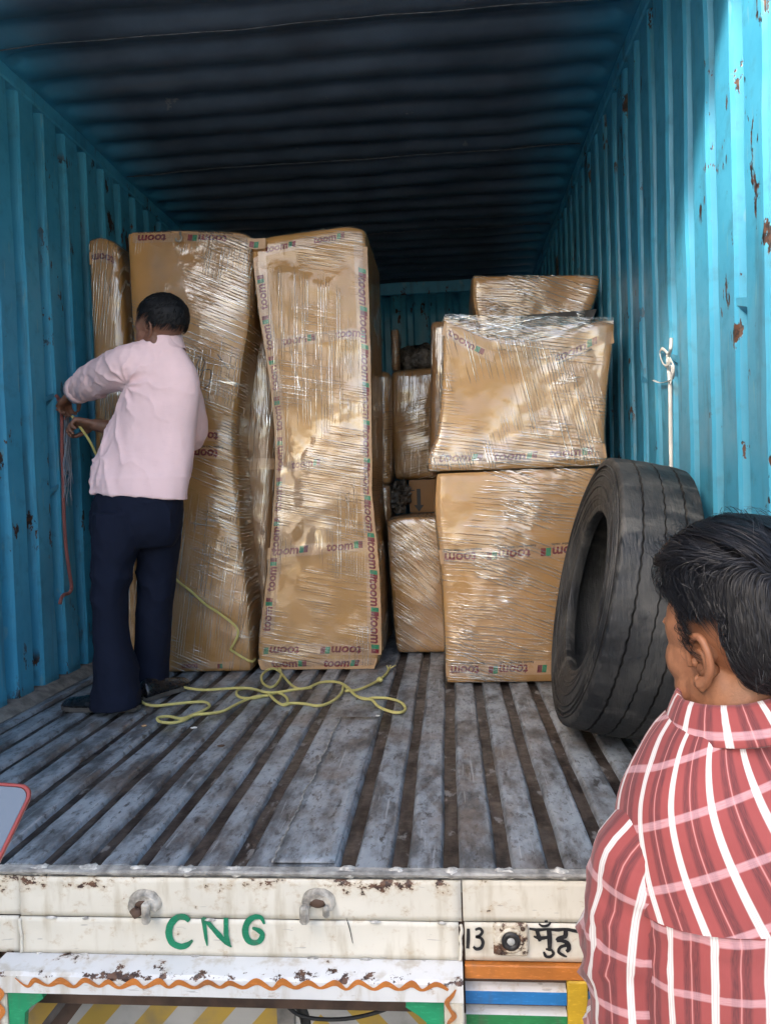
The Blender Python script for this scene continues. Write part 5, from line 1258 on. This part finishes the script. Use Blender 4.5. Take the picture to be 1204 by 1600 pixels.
# stand collar
cn = np.array([.604, 1.262, 1.338]); up_ = nrm((.02, .05, 1.0))
V, F, _ = uvloft([ering(cn-up_*.03, ax*.075, ay*.070, 40), ering(cn+up_*.004, ax*.063, ay*.060, 40), ering(cn+up_*.020, ax*.060, ay*.057, 40), ering(cn+up_*.018, ax*.056, ay*.053, 40), ering(cn-up_*.01, ax*.056, ay*.053, 40)])
mesh('shirt_collar', V, F, M['pink'], o)
# trousers
g = Geo()
hipc = (atY(146, 770, 1.24)+atY(290, 775, 1.24))/2
def lrow(y, xl, xr, Y, hd): c_, hw, h = row(y, xl, xr, Y, hd); return c_, hw, h
def leg(rows_, n=28):
    A2 = np.array(spline([np.array([*c_, hw, hd]) for c_, hw, hd in rows_], 4)); return loft([ering(r[:3], np.array([r[3], 0, 0]), np.array([0, r[4], 0]), n, 2.25) for r in A2])
V, F = leg([lrow(758, 158, 280, 1.245, .100), lrow(778, 150, 285, 1.245, .118), lrow(805, 146, 285, 1.245, .13), lrow(835, 147, 280, 1.245, .12), lrow(855, 160, 270, 1.245, .08)]); g.add(V, F)
V, F = leg([lrow(800, 148, 224, 1.19, .105), lrow(850, 147, 216, 1.17, .10), lrow(900, 147, 203, 1.15, .088), lrow(950, 148, 197, 1.14, .080), lrow(1000, 150, 201, 1.135, .080), lrow(1045, 151, 212, 1.13, .09), lrow(1080, 147, 217, 1.125, .088), lrow(1104, 144, 219, 1.12, .090)]); g.add(V, F)
V, F = leg([lrow(800, 212, 284, 1.30, .10), lrow(850, 216, 279, 1.32, .092), lrow(900, 216, 274, 1.335, .084), lrow(950, 215, 268, 1.345, .078), lrow(1000, 214, 264, 1.35, .08), lrow(1045, 212, 263, 1.355, .08), lrow(1082, 214, 262, 1.36, .08)]); g.add(V, F)
V, F = remesh(g, .0065, 4)
def foldT(v, n):
    kz = math.exp(-((v[2]-.42)/.16)**2)+.7*math.exp(-((v[2]-.10)/.08)**2)
    d = .0055*ridge((v[0]*.7+v[2])*24+2.2*fbm((v[0]*6, v[1]*6, v[2]*3)))*(.2+.8*kz)*max(.1, min(1, .35+fbm((v[0]*5, v[1]*5, v[2]*4))))
    d += .007*math.exp(-((v[2]-.70)/.08)**2)*ridge((v[0]*1.4+v[2]*.7)*24+2*fbm(v*6))*.6
    return d+.003*fbm((v[0]*7, v[1]*7, v[2]*5))
V = disp(V, F, foldT); tr = mesh('trousers', V, F, M['navy'], pA)
g = Geo(); P = [np.array([.372, 1.13, .70]), np.array([.375, 1.128, .735])]
s1 = shoe('shoe', atZ(102, 1106, 0)+np.array([.0, -.01, 0]), atZ(205, 1112, 0)+np.array([.02, .02, 0]), pA, .001)
s2_ = shoe('shoe', atZ(276, 1078, 0)+np.array([.02, .06, 0]), atZ(222, 1096, 0)+np.array([.0, .0, 0]), pA, .001)

# ---------------------------------------------------------------- man in the plaid shirt, seen from behind
pB = thing('person', 'man in a red plaid shirt seen from behind, looking into the truck', 'person', (2.03, -.42, GZ))
FB = frame(nrm((-.20, .98, 0))); orgB = np.array([2.035, -.425, 0.0])
hB = atD(1160, 998, 1.1); HBm = frame(nrm((-.50, .865, -.08))); SB = 1.15
g = Geo(); head_shapes(g, hB, HBm, SB)
limb(g, [hB+np.array([.010, -.012, -.05]), np.array([2.03, -.405, .43]), np.array([2.03, -.41, .30])], [.062, .062, .070])
limb(g, [np.array([2.045, -.42, .30]), np.array([2.045, -.42, .05]), np.array([2.045, -.42, -.15])], [(.13, .085), (.13, .09), (.13, .09)])
lsB = orgB-FB[:, 0]*.160+np.array([0, 0, .262]); leB = np.array([1.868, -.440, .0]); lwB = np.array([1.88, -.27, -.14])
rsB = orgB+FB[:, 0]*.160+np.array([0, 0, .262]); reB = np.array([2.27, -.44, .0]); rwB = np.array([2.20, -.26, -.12])
limb(g, [lsB, leB, lwB], [.048, .042, .027]); limb(g, [rsB, reB, rwB], [.048, .042, .027])
hand(g, lwB, lwB-leB, np.array([.8, .1, -.3]), -1, (.3, .4, .3)); hand(g, rwB, rwB-reB, np.array([-.8, .1, -.3]), 1, (.3, .4, .3))
V, F = remesh(g, .004, 4); gg_ = Geo(); gg_.add(V, F)
for sd in (-1, 1):
    e_ = ear(hB, HBm, sd, SB*.96); gg_.add(e_.V, e_.F)
mesh('body', gg_.V, gg_.F, M['skinB'], pB)
def maskB(d):
    x, y, z = d; ax_ = abs(x)
    if y > .55: return z > .60
    if y > .28: return z > .30+1.05*(y-.28)
    if y > .12: return z > -.22                                # sideburn
    if y > -.26: return z > .14-.10*(y+.26)                    # above the ear
    return z > -.92+.26*(y+1)
def volB(d):
    d = np.asarray(d); t = np.clip((d[..., 2]-.10)/.55, 0, 1); f = np.clip((d[..., 1]+.75)/.9, 0, 1); return .012+.026*t*t*(3-2*t)*(.45+.55*f)
V, F = cap_shell(hB, HBm, SB, maskB, .003, rough=.004, vol=volB); hb = mesh('hair', V, F, M['hair'], pB)
crown = nrm((.12, -.60, .79))
def flowB(q, c):
    d_ = q@c; t = q-d_[:, None]*c; t = t/(np.linalg.norm(t, axis=1, keepdims=True)+.05)
    up = np.clip((q[:, 2]-.30)/.3, 0, 1)[:, None]
    top = nrm(np.array([.55, .75, .35]))*up*np.where(q[:, :1] > -.62, 1.5, .3)      # swept forward and over to the right
    side = np.array([0, -.35, -1.25])*(1-up)                                          # sides and back fall down and back
    return t*.9+top+side+np.cross(c, q)*(.55*np.clip(d_-.55, 0, None))[:, None]
V, F = hair_strands(hB, HBm, SB, 19000, lambda d: .085 if d[2] > .62 else ((.014+.055*max(0, d[2]-.14) if d[1] > -.34 else .055) if d[2] > -.2 else .034), crown, maskB, flowB, .0010, .008, 5, 9, clump=170, vol=volB, jit_=(.10, .05), tw_=.22)
mesh('hair_strands', V, F, M['hair'], hb, True)
V, F = hair_strands(hB, HBm, SB, 500, lambda d: .06 if d[2] > .5 else .025, crown, maskB, flowB, .0007, .020, 15, 8, clump=170, vol=volB, jit_=(.30, .30), tw_=.3)
mesh('loose_hairs', V, F, M['hair'], hb, True)
# shirt torso
spec = [(-.42, 0, 0, .190, .130), (-.25, 0, 0, .186, .128), (-.05, 0, 0, .186, .128), (.10, 0, -.004, .188, .126), (.19, 0, -.008, .190, .124), (.25, 0, -.008, .190, .120), (.29, 0, -.006, .186, .116), (.325, 0, -.004, .178, .110), (.355, 0, .0, .164, .104), (.385, 0, .004, .144, .097), (.412, 0, .010, .120, .089), (.435, 0, .015, .095, .079), (.452, 0, .018, .076, .068)]
rings = ring_stack(spec, FB, orgB, 72, 2.5, 5)
V, F, UV = uvloft(rings, .018, .03)
lap = lsB+np.array([.02, -.09, -.06])
def foldB(v, n):
    q = v-lap; rr = np.linalg.norm(q); a = math.atan2(q[2], q[0])
    d = .009*math.exp(-rr/.10)*ridge(a*4+1.6*fbm(v*7))*min(1, rr/.03)
    d += .0085*ridge((v[0]*.9+v[2]*.45)*27+2.2*fbm((v[0]*6, v[1]*6, v[2]*3)))*max(0, min(1, (.20-v[2])/.14))*max(0, min(1, .25+1.3*fbm((v[0]*5, 4, v[2]*4))))
    return d+.003*fbm(v*8)
V = disp(V, F, foldB)
sh = mesh('shirt', V, F, M['plaid'], pB, True, uv=UV)
# sleeves set into the armholes
def sleeve(S0, E, Wr, sgn, phase):
    P = spline([S0+np.array([.050*sgn, 0, .030]), S0+np.array([.006*sgn, 0, -.012]), S0+(E-S0)*.5+np.array([-.010*sgn, -.004, .0]), E, E+(Wr-E)*.55, Wr+(E-Wr)*.1], 8)
    r = np.interp(np.linspace(0, 1, len(P)), [0, .2, .4, .6, .8, 1], [.060, .070, .070, .067, .062, .05])
    T, N, B = frames(np.array(P)); rings = [ering(P[i], N[i]*r[i], B[i]*r[i]*.98, 44, 2.1) for i in range(len(P))]
    V, F, UV = uvloft(rings, phase, .02)
    def fs(v, n):
        q = v-(E+np.array([0, .03, .06])); d = .0095*ridge((v[2]-.45*v[0]*sgn)*38+2.4*fbm(v*9))*math.exp(-(np.linalg.norm(q)/.18)**2)
        q2 = np.linalg.norm(v-lap); d += .007*math.sin((v[2]*.8+v[0]*.9)*85+2*fbm(v*8))*math.exp(-(q2/.11)**2)
        return d+.0035*fbm(v*9)
    V = disp(V, F, fs); return mesh('sleeve', V, F, M['plaid'], sh, True, uv=UV)
sleeve(lsB, leB, lwB, 1, .035); sleeve(rsB, reB, rwB, -1, .0)
YS = -1.0
# back yoke with its seam, and the turned-down collar
yk = ring_stack([(.205, 0, -.009, .194, .1275), (.25, 0, -.008, .194, .124), (.29, 0, -.006, .190, .120), (.325, 0, -.004, .182, .114), (.355, 0, .0, .168, .108), (.385, 0, .004, .148, .101), (.412, 0, .010, .124, .093), (.432, 0, .015, .100, .084)], FB, orgB, 72, 2.5, 4)
V, F, UV = uvloft(yk, .030, .055); sk_ = np.where(np.cos((UV[:, 0]-.03)/max(UV[:, 0].max()-.03, 1e-6)*2*math.pi) > -2, 1, 1); UV = np.stack([UV[:, 0]*.94-UV[:, 1]*.38*YS, UV[:, 0]*.34*YS+UV[:, 1]*.94], 1); V = disp(V, F, lambda v, n: .0022*fbm(v*8)); mesh('yoke', V, F, M['plaid'], sh, True, uv=UV)
cn = orgB+np.array([-.006, .012, .452]); lean = np.array([-.26, .40, 1.0]); lean /= np.linalg.norm(lean)
rt, fw = nrm(np.cross(FB[:, 1], lean)), FB[:, 1]
cl_ = [(-.03, .078, .074), (.008, .075, .071), (.020, .074, .070), (.024, .078, .074), (.019, .084, .079), (.006, .095, .088), (-.010, .107, .098), (-.020, .113, .103), (-.022, .111, .101), (-.014, .104, .095)]
V, F, UV = uvloft([ering(cn+lean*h_, rt*a_, fw*b_, 56) for h_, a_, b_ in cl_], .01, .02)
V = disp(V, F, lambda v, n: .002*fbm(v*14)); mesh('collar', V, F, M['plaid'], sh, True, uv=UV)
# trousers and shoes below the frame
g = Geo()
for sgn in (-1, 1):
    hp = orgB+FB[:, 0]*.09*sgn
    V, F = loft([ering(hp+np.array([0, 0, -.25])-FB[:, 0]*.0, FB[:, 0]*.10, FB[:, 1]*.115, 24), ering(hp+np.array([0, 0, -.42]), FB[:, 0]*.095, FB[:, 1]*.105, 24), ering(hp+np.array([0, 0, -.62]), FB[:, 0]*.075, FB[:, 1]*.08, 24), ering(hp+np.array([0, 0, -.90]), FB[:, 0]*.065, FB[:, 1]*.075, 24)]); g.add(V, F)
V, F = ellipsoid(orgB+np.array([0, 0, -.30]), (.18, .12, .14), 20, 14); g.add(V, F)
V, F = remesh(g, .01, 4); mesh('trousers', V, F, M['denim'], pB)
for sgn in (-1, 1):
    hp = orgB+FB[:, 0]*.10*sgn; shoe('shoe', hp+FB[:, 1]*.17, hp-FB[:, 1]*.09, pB, GZ+.001) if False else None
    a = hp+FB[:, 1]*.17; b = hp-FB[:, 1]*.09; a[2] = b[2] = 0; shoe('shoe', a, b, pB, GZ+.001)

# ---------------------------------------------------------------- phone at the left edge, and the hand of the onlooker who holds it
ph = thing('smartphone', 'phone in a red case held into the frame at the left edge', 'phone', atD(0, 1300, .62))
ca, cb, cc_, cd = atD(-90, 1222, .60), atD(50, 1232, .62), atD(-8, 1352, .585), None
ux = nrm(cb-ca); vy = nrm(cc_-cb); vy = nrm(vy-ux*np.dot(vy, ux)*.0)
nz = nrm(np.cross(ux, vy)); 
if np.dot(nz, CAM-ca) < 0: nz = -nz
def rrect(c, w_, l_, r, off, n=6):
    out = []
    for (sx, sy, a0) in ((1, 1, 0), (-1, 1, 1), (-1, -1, 2), (1, -1, 3)):
        for k in range(n+1):
            a = (a0+k/n)*math.pi/2; out.append(c+ux*(sx*(w_/2-r)+r*math.cos(a))+vy*(sy*(l_/2-r)+r*math.sin(a))+nz*off)
    return out
pc = cb-ux*.0375+vy*.078
V, F = loft([rrect(pc, .076, .158, .010, -.010), rrect(pc, .080, .162, .012, -.006), rrect(pc, .080, .162, .012, .0005), rrect(pc, .078, .160, .011, .002), rrect(pc, .0745, .1565, .010, .002), rrect(pc, .0742, .156, .010, .0002)]); mesh('phone_case', V, F, M['case'], ph, True, sharp=40)
V, F = loft([rrect(pc, .0738, .1555, .010, .0004), rrect(pc, .0738, .1555, .010, .0014)]); mesh('phone_screen', V, F, M['screen'], ph, False)

pO = thing('person', 'onlooker in a grey shirt holding the phone at the left edge', 'person', (.86, -1.30, GZ))
oo = np.array([.86, -1.30, 0.0]); FO = frame((.15, .98, 0)); hO = oo+np.array([.01, .03, .60])
g = Geo(); head_shapes(g, hO, frame((.25, .95, -.15)), 1.05); limb(g, [hO+np.array([0, -.01, -.05]), oo+np.array([0, 0, .42]), oo+np.array([0, 0, .30])], [.058, .058, .07])
sO, eO = oo+FO[:, 0]*.17+np.array([0, 0, .28]), oo+FO[:, 0]*.22+FO[:, 1]*.06+np.array([0, 0, .06])
grip = pc-ux*.042+vy*.045-nz*.004; wO = grip-ux*.055+vy*.075-nz*.03
limb(g, [sO, eO, wO], [.048, .040, .026]); hand(g, wO, grip-wO, nz+ux*.3, 1, (.5, .8, .6), .95)
sO2, eO2, wO2 = oo-FO[:, 0]*.17+np.array([0, 0, .28]), oo-FO[:, 0]*.24+np.array([0, 0, .02]), oo-FO[:, 0]*.25+FO[:, 1]*.04+np.array([0, 0, -.24])
limb(g, [sO2, eO2, wO2], [.048, .040, .026]); hand(g, wO2, np.array([0, .1, -1]), FO[:, 0], 1, (.3, .4, .3))
V, F = remesh(g, .006, 3); mesh('body', V, F, M['skinB'], pO)
V, F = cap_shell(hO, frame((.25, .95, -.15)), 1.05, maskB, .010); mesh('hair', V, F, M['hair'], pO)
g = Geo(); V, F = loft(ring_stack([(-.34, 0, 0, .18, .125), (-.1, 0, 0, .175, .12), (.15, 0, 0, .185, .12), (.25, 0, 0, .18, .11), (.31, 0, 0, .15, .095), (.37, 0, .005, .10, .08), (.41, 0, .01, .07, .066)], FO, oo, 40, 2.4, 4)); g.add(V, F)
limb(g, [sO-FO[:, 0]*.03, sO, sO+(eO-sO)*.75], [.08, .078, .068]); limb(g, [sO2+FO[:, 0]*.03, sO2, sO2+(eO2-sO2)*.75], [.08, .078, .068])
V, F = remesh(g, .008, 4); V = disp(V, F, lambda v, n: .004*fbm(v*9)); mesh('shirt', V, F, M['denim'], pO)
g = Geo()
for sgn in (-1, 1):
    hp = oo+FO[:, 0]*.09*sgn; V, F = loft([ering(hp+np.array([0, 0, z]), FO[:, 0]*a_, FO[:, 1]*b_, 24) for z, a_, b_ in ((-.25, .10, .115), (-.42, .095, .105), (-.62, .075, .08), (-.90, .065, .075))]); g.add(V, F)
    a = hp+FO[:, 1]*.17; b = hp-FO[:, 1]*.09; a[2] = b[2] = 0; shoe('shoe', a, b, pO, GZ+.001)
V, F = ellipsoid(oo+np.array([0, 0, -.30]), (.18, .12, .14), 20, 14); g.add(V, F)
V, F = remesh(g, .01, 4); mesh('trousers', V, F, M['navy'], pO)
